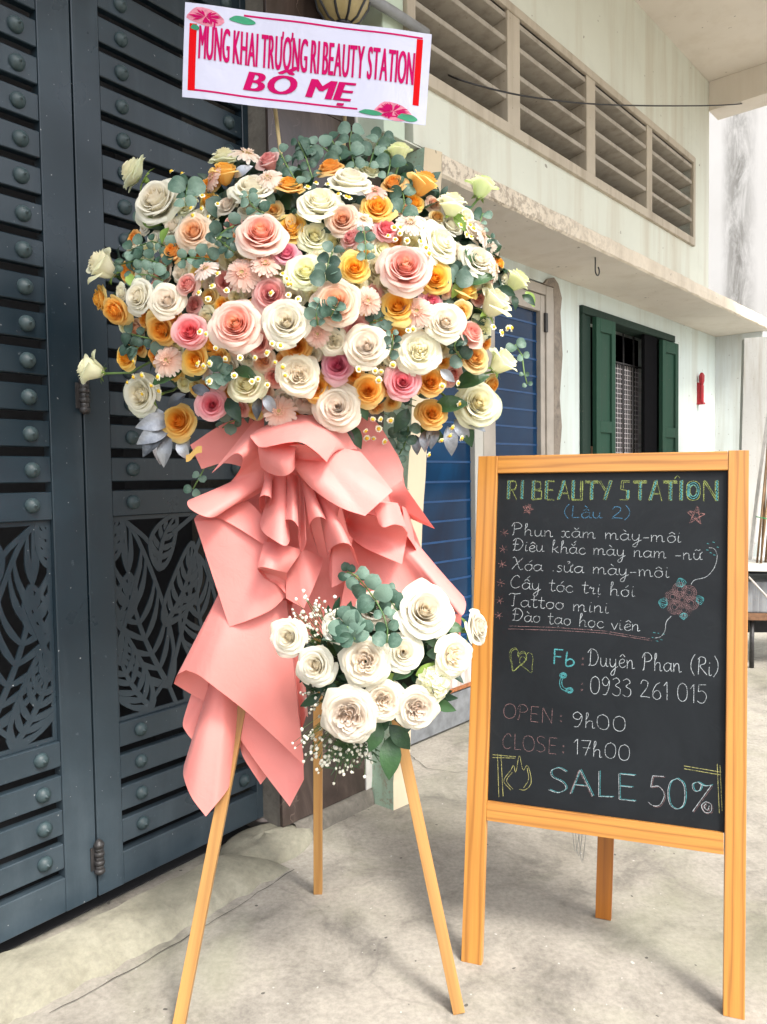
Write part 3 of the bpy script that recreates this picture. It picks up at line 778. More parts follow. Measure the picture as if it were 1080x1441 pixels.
# ------------------------------------------------------------------- window
win = empty('shuttered_window', BF.P((w0+w1)/2, 0, wB), 'window with dark green wooden shutters standing open and a wire mesh', 'window')
GW = m_wall('green_window_paint', (.011, .060, .034), dirt=(.03, .05, .035), streak=.5, sc=3)
GW2 = m_wall('deep_green_paint', (.005, .026, .016), dirt=(.03, .05, .035), streak=.4, sc=3)
X = lambda x: BF.px(x, 560)[0]
hb('window_frame', w0, w1, -.10, .02, wT-.045, wT, GW2, win)
hb('window_frame', w0, w0+.035, -.10, .018, wB, wT-.046, GW2, win)
hb('window_frame', w1-.05, w1, -.10, .018, wB, wT-.046, GW2, win)
hb('window_frame', w0, w1, -.10, .03, wB-.04, wB-.001, GW2, win)
def shutter(s0, s1, t0_, t1_, z0, z1):
    """leaf hung between two plan points, with stiles, rails and two sunk panels"""
    a = BF.P(s0, t0_, 0); b_ = BF.P(s1, t1_, 0); d = b_-a; L = np.linalg.norm(d); d /= L; nn = np.array([d[1], -d[0], 0.])
    if nn@BF.n < 0: nn = -nn
    def bx(u0, u1, z0_, z1_, h0, h1):
        mb = MB(); c = [a+d*u0+nn*h1, a+d*u1+nn*h1, a+d*u1+nn*h0, a+d*u0+nn*h0]
        return mb.hexa([p+np.array([0, 0, z0_]) for p in c]+[p+np.array([0, 0, z1_]) for p in c])
    sh = bx(0, L, z0, z1, -.008, .004).build('shutter', GW, win)
    w = .05
    for (u0, u1, q0, q1) in ((0, w, z0, z1), (L-w, L, z0, z1), (w, L-w, z1-.08, z1), (w, L-w, z0, z0+.08), (w, L-w, z0+.36, z0+.43)):
        m_ = bx(u0+.0005, u1-.0005, q0+.001, q1-.001, .004, .018).build('shutter_frame', GW, sh, bevel=.003)
ws = [X(831), X(862), X(905), X(925)]
shutter(ws[0], ws[1]-.05, .022, .028, wB+.01, wT-.05)
shutter(ws[3], w1-.01, .022, .03, wB+.01, wT-.06)
hb('inner_post', ws[2]+.02, ws[3]-.01, -.02, .004, wB, wT-.046, DARK, win)
hb('room_backing', w0-.1, w1+.6, -.9, -.88, wB-.3, wT+.1, DARK, win, bevel=0)  # near-black box added to shut out the sky behind the window
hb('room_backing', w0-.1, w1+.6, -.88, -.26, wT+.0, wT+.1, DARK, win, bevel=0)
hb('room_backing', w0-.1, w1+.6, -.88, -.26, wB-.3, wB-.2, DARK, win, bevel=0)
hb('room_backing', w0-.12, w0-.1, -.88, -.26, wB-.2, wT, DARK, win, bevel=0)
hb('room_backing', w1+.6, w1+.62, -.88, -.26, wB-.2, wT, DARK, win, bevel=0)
hb('reveal', w0+.036, ws[0]-.004, -.10, .004, wB, wT-.047, GW2, win, bevel=0)
MESH = plain('pale_wire', (.80, .75, .76), .5)
mz1 = BF.px(880, 515, -.11)[1]; m0 = BF.px(861, 560, -.11)[0]-.02; m1 = BF.px(906, 560, -.11)[0]+.02
mb = MB()
k = 0; s = m0
while s < m1:
    mb.tube([BF.P(s, -.11, wB), BF.P(s, -.11, mz1)], .0023, 4, caps=False); s += .026
z = wB+.01
while z < mz1:
    mb.tube([BF.P(m0, -.11, z), BF.P(m1, -.11, z)], .0023, 4, caps=False); z += .032
mb.build('wire_mesh', MESH, win)
for s in (m0+.14, m0+.30):
    mb = MB(); mb.tube([BF.P(s, -.085, wB), BF.P(s, -.085, wT-.05)], .006, 8); mb.build('window_bar', RUSTY, win)
mb = MB(); mb.tube([BF.P(m0, -.085, 1.86), BF.P(m1, -.085, 1.86)], .006, 8); mb.build('window_bar', RUSTY, win)
# things dimly seen behind the mesh
mb = MB(); mb.fbox(BF, m0+.02, m0+.11, -.30, -.2, wB, 1.33); mb.fbox(BF, m0+.16, m0+.19, -.26, -.2, wB, 1.27)
o = mb.build('carton', plain('brown_card', (.30, .18, .11), .8), None, bevel=.01); tag(o, 'brown carton standing inside the window behind the wire mesh', 'carton')
# little things on the house wall
s_, z_ = BF.px(982, 548); mb = MB()
mb.lathe(BF.P(s_, .03, z_), (0, 0, 1), [(.004, .02), (.012, .03), (.02, .06), (.021, .10), (.012, .118), (.003, .124)], 10)
mb.lathe(BF.P(s_, .03, z_), (0, 0, 1), [(.014, -.10), (.016, -.098), (.016, .025), (.012, .03)], 8)
mb.fbox(BF, s_-.016, s_+.016, 0, .02, -.11+z_, z_+.05); mb.fbox(BF, s_+.012, s_+.05, .01, .03, z_+.015, z_+.027); mb.fbox(BF, s_-.022, s_+.024, 0, .05, z_-.115, z_-.10)
o = mb.build('incense_holder', plain('red_plastic', (.38, .015, .025), .4, var=.2), bevel=.002); tag(o, 'small red holder fixed on the pale wall to the right of the window', 'wall holder')
hk = gnd(838, 362, Zs); mb = MB(); u_ = BF.s
pts = [hk+np.array([0, 0, .004]), hk-np.array([0, 0, .05])]
for k in range(12):
    a = pi+ k/11*pi*1.35; pts.append(hk-np.array([0, 0, .062])+u_*(.022+.022*cos(a))*1.0+np.array([0, 0, .022*sin(a)]))
mb.tube(pts, .0035, 8); o = mb.build('ceiling_hook', RUSTY); tag(o, 'black iron hook hanging from the underside of the canopy', 'hook')
s_, z_ = BF.px(997, 595); 
# cable
def cable(pts, r, label, mat):
    P_ = []
    m = len(pts)
    for i in range(m-1):
        for k in range(8): P_.append(pts[i]+(pts[i+1]-pts[i])*k/8)
    P_.append(pts[-1]); P_ = np.array(P_)
    for _ in range(10): P_[1:-1] = (P_[:-2]+P_[1:-1]*2+P_[2:])/4
    mb = MB(); mb.tube(list(P_), r, 6); o = mb.build('cable', mat); tag(o, label, 'cable'); return o
BLACK = plain('black_rubber', (.012, .012, .014), .5)
def bp(x, y, t): s, z = BF.px(x, y, t); return BF.P(s, t, z)
cable([bp(628, 104, .30), bp(645, 112, .41), bp(690, 125, .42), bp(740, 136, .43), bp(820, 146, .44), bp(900, 149, .45), bp(1000, 149, .50), bp(1050, 146, .56), bp(1068, 138, .60)], .0035, 'thin black cable strung across the louvred vents', BLACK)

# ------------------------------------------------------------------- neighbour at the right end
def fwall():
    s = 5.3; mb = MB(); G = []; t0_, z0 = -2.0, 1.2
    n, m = 60, 20
    for j in range(m+1):
        G.append([BF.P(s, t0_+5.2*i/n, z0+5.0*j/m) for i in range(n+1)])
    mb.grid(G, smooth=False)
    mb.fbox(BF, s+.002, s+.2, -2.0, 3.2, z0, z0+5.0)
    o = mb.build('far_wall', W_FAR)
    at_ = o.data.attributes.new('streak', 'FLOAT', 'POINT')
    ta, tb = BF.pxs(1018, 300, s)[0], BF.pxs(1058, 300, s)[0]
    for i, v in enumerate(o.data.vertices):
        q = np.array(v.co)-BF.o; t = q@BF.n
        x = (t-ta)/(tb-ta); at_.data[i].value = max(0, 1-abs(x-.5)*1.7)**.6 if 0 < x < 1.1 else 0
    return o
o = fwall(); tag(o, 'bright white wall of the next house with a grey mould streak running down', 'wall')
# old leaning sheet, bamboo bundle, ledge and cart beyond the board's right post
D = 4.6
def wp(x, y, d): return at(x, y, d)
mb = MB(); a = [wp(1048, 476, 5.0), wp(1120, 470, 5.0), wp(1120, 700, 5.0), wp(1040, 792, 5.0)]
back = [p+np.array([.02, .08, 0]) for p in a]
mb.add(a+back, [(0, 1, 2, 3), (7, 6, 5, 4), (0, 4, 5, 1), (1, 5, 6, 2), (2, 6, 7, 3), (3, 7, 4, 0)])
o = mb.build('wall_panel', W_OLD); tag(o, 'stained pale wall panel at the right edge behind the chalkboard post', 'wall')
mb = MB(); mb.tube([wp(1088, 540, 4.75), wp(1066, 700, 4.72), wp(1056, 790, 4.7)], .014, 4, smooth=False)
o = mb.build('leaning_batten', plain('white_batten', (.62, .60, .57), .6)); tag(o, 'white batten leaning at the right edge in front of the bamboo', 'batten')
bam = empty('bamboo_bundle', wp(1085, 790, 4.55), 'bundle of brown bamboo sticks tied with green string at the right edge', 'bamboo bundle')
BAMB = plain('dry_bamboo', (.20, .12, .06), .6, var=.45, scale=12)
for k in range(16):
    x0 = 1066+k*2.6; f0 = wp(1066+k*3.5+rnd(-2, 2), 795, 4.55+rnd(-.04, .06)); f1 = wp(1074+k*1.6+rnd(-4, 4)+8, 640+rnd(-40, 20), 4.6+rnd(-.04, .06))
    mb = MB(); mb.tube([f0, f1], .006, 6); mb.build('bamboo_stick', BAMB, bam)
mb = MB(); mb.tube([wp(1064, 727, 4.5), wp(1080, 730, 4.47), wp(1130, 728, 4.5)], .003, 6); mb.build('green_string', plain('green_string', (.03, .35, .12), .6), bam)
mb = MB()
P0, P1 = wp(1030, 795, 4.4), wp(1180, 798, 4.4); dv = P1-P0; bk_ = np.array([.05, .5, 0])
mb.hexa([P0-[0, 0, .035], P1-[0, 0, .035], P1+bk_-[0, 0, .035], P0+bk_-[0, 0, .035], P0, P1, P1+bk_, P0+bk_])
o = mb.build('concrete_ledge', W_OLD, bevel=.005); tag(o, 'grey concrete shelf carrying the bamboo bundle at the right edge', 'shelf')
cart = empty('metal_bin', wp(1090, 895, 4.45), 'low battered grey metal bin on a rusty frame below the shelf', 'bin')
a0, a1 = wp(1036, 862, 4.5), wp(1180, 864, 4.5); h_ = np.array([0, 0, wp(1050, 818, 4.5)[2]-a0[2]])
mb = MB(); mb.hexa([a0, a1, a1+[.05, .4, 0], a0+[.05, .4, 0], a0+h_, a1+h_, a1+h_+[.05, .4, 0], a0+h_+[.05, .4, 0]])
mb.build('bin_body', m_wall('scuffed_zinc', (.24, .25, .26), dirt=(.05, .05, .06), streak=.9, chip=.5, sc=4), cart, bevel=.01)
mb = MB(); mb.hexa([a0-[0, .02, .04], a1-[0, .02, .04], a1+[.05, .4, -.04], a0+[.05, .4, -.04], a0-[0, .02, .002], a1-[0, .02, .002], a1+[.05, .4, -.002], a0+[.05, .4, -.002]])
mb.build('frame_bar', plain('brown_rust', (.16, .08, .04), .8, var=.4), cart)
for x in (1062, 1150):
    q = wp(x, 868, 4.5); mb = MB(); mb.tube([q-[0, -.03, .03], [q[0], q[1]+.03, .001]], .014, 8); mb.build('foot', RUSTY, cart)
hbx = wp(1060, 806, 4.7)
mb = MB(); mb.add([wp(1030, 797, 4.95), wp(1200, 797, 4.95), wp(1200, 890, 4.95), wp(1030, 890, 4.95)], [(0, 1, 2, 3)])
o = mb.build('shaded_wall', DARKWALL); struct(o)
mb = MB(); mb.tube([wp(1054, 812, 4.3), wp(1100, 862, 4.28)], .006, 6); o = mb.build('thin_rod', plain('pale_rod', (.5, .45, .4), .5)); tag(o, 'thin pale rod leaning against the grey bin at the right edge', 'rod')

# =================================================================== wooden members with grain
def plank(name, p0, p1, wdir, w, th, mat, parent, w1_=None, bevel=.0015, label=None, rot=0):
    """bar from p0 to p1; w along wdir, th across; a 'grain' vector attribute follows the bar"""
    p0, p1 = np.array(p0, float), np.array(p1, float); L = np.linalg.norm(p1-p0); a = (p1-p0)/L
    wd = np.array(wdir, float); wd -= a*(wd@a); wd /= np.linalg.norm(wd); nn = np.cross(a, wd); w1_ = w1_ or w
    mb = MB(); c = []
    for p, ww in ((p0, w), (p1, w1_)):
        c += [p-wd*ww/2-nn*th/2, p+wd*ww/2-nn*th/2, p+wd*ww/2+nn*th/2, p-wd*ww/2+nn*th/2]
    mb.hexa(c); o = mb.build(name, mat, parent, bevel=bevel, label=label)
    at_ = o.data.attributes.new('grain', 'FLOAT_VECTOR', 'POINT'); off = np.array([rnd(0, 5), rnd(0, 5), rnd(0, 5)])
    for i, v in enumerate(o.data.vertices):
        q = np.array(v.co)-p0; at_.data[i].vector = Vector(off+np.array([q@wd+.4*(q@nn), q@nn, q@a]))
    return o

# ------------------------------------------------------------------- menu board
L0 = gnd(649, 1353); R0 = gnd(1048.6, 1436)
e_ = (R0-L0); BW = np.linalg.norm(e_); e_ /= BW; m_b = np.array([-e_[1], e_[0], 0.])
PHI = radians(10); v_ = np.array([0, 0, cos(PHI)])+m_b*sin(PHI); n_b = -np.cross(v_, e_)*-1
n_b = np.cross(e_, v_)                      # points towards the street (viewer side)
if n_b@(CAM-L0) < 0: n_b = -n_b
def BP(e, v, h=0): return L0+e_*e+v_*v+n_b*h
def bpx(x, y):
    p = onp(x, y, L0, np.cross(e_, v_))-L0; return float(p@e_), float(p@v_)
menu = empty('menu_board', (L0+R0)/2, 'freestanding chalkboard menu in an orange pine frame with coloured chalk writing', 'chalkboard')
TT = .022; VTOP = 1.2175
plank('post', BP(.0245, 0, -TT/2), BP(.0285, VTOP, -TT/2), e_, .049, TT, PINE, menu, w1_=.050)
plank('post', BP(.591, 0, -TT/2), BP(.6100, VTOP, -TT/2), e_, .042, TT, PINE, menu, w1_=.043)
plank('rail', BP(.0535, 1.1955, -TT/2), BP(.587, 1.1945, -TT/2), v_, .044, TT-.002, PINE, menu)
plank('rail', BP(.0505, .3505, -TT/2), BP(.5735, .3490, -TT/2), v_, .045, TT-.002, PINE, menu)
mb = MB(); mb.hexa([BP(.046, .37, -.012), BP(.577, .37, -.012), BP(.577, .37, -.019), BP(.046, .37, -.019), BP(.046, 1.176, -.012), BP(.592, 1.176, -.012), BP(.592, 1.176, -.019), BP(.046, 1.176, -.019)])
mb.build('chalkboard_panel', BOARD, menu)
rl = (gnd(838, 1290)+gnd(861, 1294))/2
plank('rear_leg', rl+np.array([0, 0, .002]), BP(.34, 1.12, -.05), e_, .040, .018, REARPINE, menu)
plank('rear_crossbar', BP(.05, 1.13, -.034), BP(.58, 1.13, -.034), v_, .04, .018, REARPINE, menu)
mb = MB()
for e0, d in ((.255, .055), (.27, .075), (.262, .065)):
    pts = [BP(e0+.018*k/8-.008, .33-d*sin(pi*k/8)+rnd(-.003, .003), -.045) for k in range(9)]
    mb.tube(pts, .0009, 5)
mb.build('loose_chain', plain('dull_wire', (.35, .35, .33), .35, metal=.8), menu, label='thin wire chain hanging behind the bottom rail')

# --- stroke alphabet (x right, y up, x-height 1)
GL = {
 'a': (1.05, '~ .85,.85 .5,1 .15,.75 .08,.35 .3,.02 .6,.12 .82,.5;~ .85,1 .82,.4 .88,.08 1.05,.12'),
 'b': (.95, '~ .15,1.9 .12,1 .15,.05 .5,0 .8,.3 .75,.75 .45,.95 .15,.7'),
 'c': (.85, '~ .75,.8 .5,1 .18,.75 .1,.35 .35,0 .65,.05 .82,.25'),
 'e': (.85, '~ .12,.45 .5,.55 .72,.78 .5,1 .2,.8 .1,.4 .3,.02 .6,.03 .82,.25'),
 'h': (1.05, '~ .1,1 .32,1.6 .3,2 .17,1.9 .15,1 .14,0;~ .15,.55 .4,.95 .68,.9 .72,.5 .74,.05 .95,.1'),
 'i': (.5, '~ .18,1 .16,.4 .22,.02 .45,.12;d .2,1.38'),
 'k': (.95, '~ .12,1 .3,1.6 .28,2 .15,1.9 .13,1 .13,0;~ .7,1 .4,.62 .15,.5;~ .3,.58 .6,.15 .85,.02'),
 'm': (1.5, '~ .1,1 .13,.5 .12,0;~ .13,.55 .35,.95 .55,.9 .6,.5 .6,0;~ .6,.55 .85,.95 1.08,.9 1.12,.5 1.15,.03 1.38,.12'),
 'n': (1.05, '~ .1,1 .13,.5 .12,0;~ .13,.55 .38,.95 .62,.9 .68,.5 .7,.03 .95,.12'),
 'o': (.95, '~ .5,1 .2,.85 .08,.45 .28,.03 .6,.05 .82,.45 .7,.88 .48,1 .85,.85'),
 'p': (1.0, '~ .12,1 .13,0 .1,-.9;~ .13,.6 .45,1 .8,.7 .7,.15 .4,0 .13,.3'),
 'r': (.8, '~ .05,.8 .2,1.05 .25,.8 .5,.9 .45,.4 .48,.03 .72,.12'),
 's': (.7, '~ .6,.85 .4,1 .2,.85 .3,.6 .55,.4 .5,.08 .25,0 .1,.15'),
 't': (.75, '~ .35,1.7 .3,.8 .32,.1 .5,0 .7,.15;| .02,1.15 .65,1.18'),
 'u': (1.05, '~ .12,1 .12,.35 .3,.03 .55,.1 .72,.5;~ .75,1 .74,.35 .8,.05 1.0,.12'),
 'v': (.85, '~ .05,.95 .25,.4 .4,.03 .55,.4 .75,1'),
 'x': (1.0, '~ .08,.9 .3,1 .42,.7 .38,.3 .22,0 .05,.1;~ .85,.95 .6,.95 .46,.65 .5,.2 .7,0 .9,.15'),
 'y': (1.05, '~ .12,1 .12,.4 .3,.05 .55,.12 .72,.5;~ .76,1 .74,.1 .6,-.75 .35,-.95 .22,-.7 .6,-.2 1.0,.15'),
 'P': (1.25, '~ .3,1.85 .28,1 .2,.1 .05,0;~ .02,1.4 .25,1.95 .75,2 1.05,1.6 .9,1.15 .35,.95'),
 'D': (1.45, '~ .4,1.8 .35,1 .3,.1 .12,0;~ .05,1.5 .4,1.95 .95,1.8 1.25,1.1 1.0,.3 .6,.02 .2,.12'),
 'X': (1.35, '~ .15,1.8 .4,1.9 .65,1 .95,.05 1.25,.15;~ 1.2,1.85 .7,1.1 .1,0'),
 'C': (1.25, '~ 1.0,1.6 .8,1.95 .4,1.7 .12,1 .2,.3 .6,0 1.1,.3'),
 'T': (1.25, '~ .05,1.65 .35,1.9 .8,1.85 1.25,2;~ .7,1.88 .6,1 .55,.1 .35,0'),
 'L': (1.05, '| .25,2 .2,.0 .9,.08'),
 'R': (1.2, '~ .25,1.9 .22,1 .2,0;~ .1,1.7 .4,2 .85,1.85 .85,1.3 .35,1.0 .6,.6 1.1,.02'),
 'F': (1.1, '| .2,0 .2,2 .95,2;| .2,1.05 .8,1.05'),
 'O': (1.5, '~ .75,2 .3,1.75 .1,1 .3,.2 .75,0 1.2,.3 1.35,1 1.15,1.75 .72,2'),
 'E': (1.15, '| 1.0,2 .2,2 .2,0 1.0,.0;| .2,1.05 .85,1.05'),
 'N': (1.4, '| .2,0 .2,2 1.15,0 1.15,2'),
 'S': (1.2, '~ 1.0,1.75 .6,2 .2,1.7 .3,1.2 .8,.9 1.0,.4 .6,0 .1,.15'),
 'A': (1.35, '| .1,0 .65,2 1.25,0;| .3,.75 1.05,.75'),
 '0': (1.3, '~ .65,2 .25,1.7 .12,1 .25,.25 .65,0 1.02,.3 1.12,1 1.0,1.7 .62,2'),
 '1': (.75, '| .15,1.5 .5,2 .5,0'),
 '2': (1.25, '~ .15,1.5 .4,1.95 .9,1.8 .85,1.2 .4,.5 .15,.1 .5,.15 1.15,.1'),
 '3': (1.15, '~ .15,1.8 .6,2 .9,1.6 .45,1.15 .95,.8 .9,.2 .5,0 .1,.2'),
 '5': (1.2, '| 1.0,2 .3,1.95 .22,1.2;~ .22,1.2 .7,1.3 1.05,.8 .8,.1 .4,0 .1,.2'),
 '6': (1.2, '~ .95,1.9 .5,1.6 .18,.9 .2,.3 .6,0 1.0,.35 .8,.95 .4,.9 .2,.5'),
 '7': (1.15, '| .1,1.9 1.0,2 .5,0;| .25,1.0 .95,1.05'),
 '9': (1.15, '~ .95,1.6 .55,2 .18,1.6 .3,1.1 .7,1.05 .95,1.6 .9,.8 .6,.05 .25,0'),
 '%': (1.5, '~ .5,1.95 .2,1.75 .3,1.35 .6,1.4 .7,1.8 .45,1.95 .9,1.75 1.3,1.85;| 1.3,1.85 .25,0;~ 1.0,.75 .75,.45 .95,.05 1.3,.15 1.3,.6 1.0,.75;~ 1.02,.6 .9,.4 1.1,.2 1.2,.5'),
 '(': (.7, '~ .55,2.2 .2,1.5 .15,.6 .5,-.2'),
 ')': (.7, '~ .15,2.2 .5,1.5 .5,.6 .1,-.2'),
 '-': (.8, '| .1,.5 .65,.55'),
 ',': (.5, 'd .2,.05'),
 ':': (.6, '~ .25,1.1 .18,.95 .3,.9 .33,1.05 .25,1.1;~ .25,.35 .18,.2 .3,.15 .33,.3 .25,.35'),
 ' ': (.75, ''),
}
def catmull(P, n=6):
    P = [np.array(p, float) for p in P]
    if len(P) < 3: return P
    Q = [2*P[0]-P[1]]+P+[2*P[-1]-P[-2]]; out = []
    for i in range(1, len(Q)-2):
        for k in range(n):
            t = k/n; a, b_, c, d = Q[i-1:i+3]
            out.append(.5*((2*b_)+(c-a)*t+(2*a-5*b_+4*c-d)*t*t+(3*b_-a-3*c+d)*t**3))
    out.append(P[-1]); return out
def strokes_of(ch):
    """list of polylines, advance"""
    base = unicodedata.normalize('NFD', ch); marks = base[1:]; b0_ = base[0]; bar = False
    if b0_ == 'Đ': b0_ = 'D'; bar = True
    adv, s = GL[b0_]; out = []
    xc = {'i': .2, 'o': .45, 'a': .5, 'u': .45, 'e': .45, 'y': .45}.get(b0_, .5)
    for part in s.split(';'):
        part = part.strip()
        if not part: continue
        kind, rest = part[0], part[1:].split()
        pts = [tuple(map(float, r.split(','))) for r in rest]
        if kind == 'd':
            if b0_ == 'i' and any(m in '\u0302\u0301\u0300' for m in marks): continue
            x, y = pts[0]; out.append([(x, y), (x+.07, y+.06)]); continue
        out.append(catmull(pts) if kind == '~' else pts)
    y = 1.25
    if bar: out.append([(.08, 1.0), (.75, 1.02)])
    for m in marks:
        if m == '\u0302': out.append([(xc-.25, y), (xc+.02, y+.3), (xc+.3, y)]); y += .42
        elif m == '\u0306': out.append(catmull([(xc-.22, y+.28), (xc, y), (xc+.24, y+.3)])); y += .4
        elif m == '\u0300': out.append([(xc-.15, y+.38), (xc+.12, y+.05)])
        elif m == '\u0301': out.append([(xc+.05, y+.02), (xc+.32, y+.38)])
        elif m == '\u0303': out.append(catmull([(xc-.25, y+.1), (xc-.08, y+.25), (xc+.1, y+.1), (xc+.3, y+.28)]))
        elif m == '\u0309': out.append(catmull([(xc-.05, y+.35), (xc+.15, y+.45), (xc+.18, y+.25), (xc+.05, y+.08)]))
        elif m == '\u0323': out.append([(xc-.02, -.35), (xc+.05, -.3)])
        elif m == '\u031b': out.append(catmull([(.74, .95), (.95, 1.1), (.9, 1.3)]))
    return out, adv
H_CH = -.0112
chalk_seed = random.Random(9)
def ribbons(lines, w, name, mat, label=None, h=H_CH):
    """lines in board (e,v) space -> thin chalk ribbons"""
    mb = MB()
    for ln in lines:
        P = [np.array(p, float) for p in ln]
        # resample
        d = [0]+list(np.cumsum([np.linalg.norm(P[i+1]-P[i]) for i in range(len(P)-1)]))
        if d[-1] < 1e-6: continue
        n = max(2, min(60, int(d[-1]/.0018)+1)); A = np.array(P); t = np.linspace(0, d[-1], n)
        Q = np.stack([np.interp(t, d, A[:, 0]), np.interp(t, d, A[:, 1])], 1)
        L_, R_ = [], []
        for i in range(n):
            tg = Q[min(i+1, n-1)]-Q[max(i-1, 0)]; tg = tg/(np.linalg.norm(tg)+1e-9); nn = np.array([-tg[1], tg[0]])
            ww = w*chalk_seed.uniform(.65, 1.1); q = Q[i]+nn*chalk_seed.uniform(-.00018, .00018)
            L_.append(BP(*(q+nn*ww), h)); R_.append(BP(*(q-nn*ww), h))
        mb.grid([L_, R_], smooth=False)
    return mb.build(name, mat, menu, label=label)
def layout(text, p0, p1, capz, slant=0.0):
    """polylines in (e,v) for text from baseline pixel p0 to p1; capz = cap height in pixels"""
    a = np.array(bpx(*p0)); b_ = np.array(bpx(*p1)); dx = b_-a; L = np.linalg.norm(dx); dx /= L; dy = np.array([-dx[1], dx[0]])
    cap = (np.array(bpx(p0[0], p0[1]-capz))-a)[1]; sy = cap/2
    items = []; x = 0
    for ch in text:
        st, adv = strokes_of(ch); items.append((x, st)); x += adv
    sx = L/x; out = []
    for x0, st in items:
        jx, jy = chalk_seed.uniform(-.03, .03), chalk_seed.uniform(-.05, .05); sl = slant+chalk_seed.uniform(-.03, .03)
        for pl in st:
            out.append([a+dx*(sx*(x0+px_+jx+sl*py_))+dy*(sy*(py_+jy)) for px_, py_ in pl])
    return out
CW = .00072
for txt, p0, p1, cap in [
    ('Phun xăm mày-môi', (719, 752), (960, 763), 17.5), ('Điêu khắc mày nam -nữ', (719, 774), (990, 788), 17.5),
    ('Xóa ,sửa mày-môi', (718, 801), (943, 813), 18), ('Cấy tóc trị hói', (716, 827), (894, 840), 18.5),
    ('Tattoo mini', (714, 852), (857, 863), 18.5), ('Đào tạo học viên', (719, 873), (902, 889), 18)]:
    ribbons(layout(txt, p0, p1, cap), CW, 'chalk_line', CH_W, label='line of white chalk handwriting')
ribbons(layout('Duyên Phan (Ri)', (826, 936), (1013, 952), 24), CW*1.1, 'chalk_line', CH_W)
ribbons(layout('0933 261 015', (829, 976), (997, 991), 25), CW, 'chalk_line', CH_W)
ribbons(layout('9h00', (803, 1023), (882, 1031), 21), CW, 'chalk_line', CH_W)
ribbons(layout('17h00', (805, 1062), (888, 1072), 22), CW, 'chalk_line', CH_W)
for q_ in ((816, 938, 22), (815, 974, 22), (785, 1018, 20), (788, 1062, 22)): ribbons(layout(':', q_[:2], (q_[0]+8, q_[1]+1), q_[2]), CW*.9, 'chalk_colon', CH_M)
ribbons(layout('OPEN', (706, 1011), (779, 1019), 21), CW, 'chalk_line', CH_M, label='dusty red chalk word')
ribbons(layout('CLOSE', (705, 1054), (784, 1062), 22), CW, 'chalk_line', CH_M)
ribbons(layout('(Lầu 2)', (792, 727), (888, 730), 17), CW, 'chalk_line', CH_B, label='blue chalk line')
ribbons(layout('Fb', (776, 935), (809, 938), 21), CW*2.6, 'chalk_line', CH_T, label='thick teal chalk letters')
s1_ = layout('SALE', (768, 1115), (899, 1129), 35); s2_ = layout('50%', (909, 1134), (1006, 1147), 43)
sh_ = lambda L_, dx, dy: [[np.array(p)+np.array([dx, dy]) for p in l] for l in L_]
ribbons(s1_+s2_, CW*.95, 'chalk_line', CH_W, label='large chalk sale offer')
ribbons(sh_(s1_, .0030, .0016)+sh_(s2_[2:4], .003, .001), CW*1.1, 'chalk_line', CH_T)
ribbons(sh_(s2_[0:2]+s2_[4:], .0025, -.0016)+sh_(s1_[1:3], -.0022, -.001), CW*.8, 'chalk_line', CH_M)
# title in hollow block letters
BLK = {'R': (1.1, [((.1, 0), (.1, 2))], '| .28,2 .75,2 .85,1.6 .75,1.1 .28,1.0;| .5,1 .9,0'),
 'I': (.55, [((.15, 0), (.15, 2))], ''), 'B': (1.1, [((.1, 0), (.1, 2))], '| .28,2 .8,1.9 .8,1.2 .28,1.05;| .28,1.05 .9,.9 .9,.1 .1,0'),
 'E': (1.0, [((.1, 0), (.1, 2))], '| .28,2 .85,2;| .28,1.05 .75,1.05;| .28,0 .85,0'),
 'A': (1.2, [((.12, 0), (.55, 2))], '| .7,2 1.1,0;| .4,.7 .98,.7'), 'U': (1.15, [((.1, .1), (.1, 2))], '| .1,0 .95,0;| .95,0 .95,2;| .8,.15 .8,2'),
 'T': (1.1, [((.45, 0), (.45, 1.85))], '| 0,2 1.05,2;| 0,1.85 1.05,1.85'), 'Y': (1.15, [((.4, 0), (.85, 2))], '| 0,2 .5,.95;| .15,2 .55,1.1'),
 'S': (1.1, [((.6, .15), (.6, .95))], '| .85,2 .2,2 .15,1.1 .75,.95 .75,0 .1,0;| .85,1.85 .35,1.85 .35,1.2'),
 'N': (1.3, [((.95, 0), (.95, 2))], '| .1,0 .1,2 .95,.2;| .1,2 .25,2 .95,.45'), 'O': (1.25, [((.12, .4), (.12, 1.6))], '~ .6,2 .2,1.75 .1,1 .2,.25 .6,0 1.0,.25 1.12,1 1.0,1.75 .6,2;~ .6,1.6 .4,1.3 .4,.7 .6,.4 .8,.7 .82,1.3 .6,1.6'),
 ' ': (.45, [], '')}
green, teal = [], []
t_a, t_b = np.array(bpx(711, 701)), np.array(bpx(1014, 703.5)); tdx = t_b-t_a; TL_ = np.linalg.norm(tdx); tdx /= TL_; tdy = np.array([-tdx[1], tdx[0]])
word = 'RI BEAUTY STATION'; tot = sum(BLK[c][0] for c in word); tsx = TL_/tot; tsy = (np.array(bpx(711, 675.5))-t_a)[1]/2; x = 0
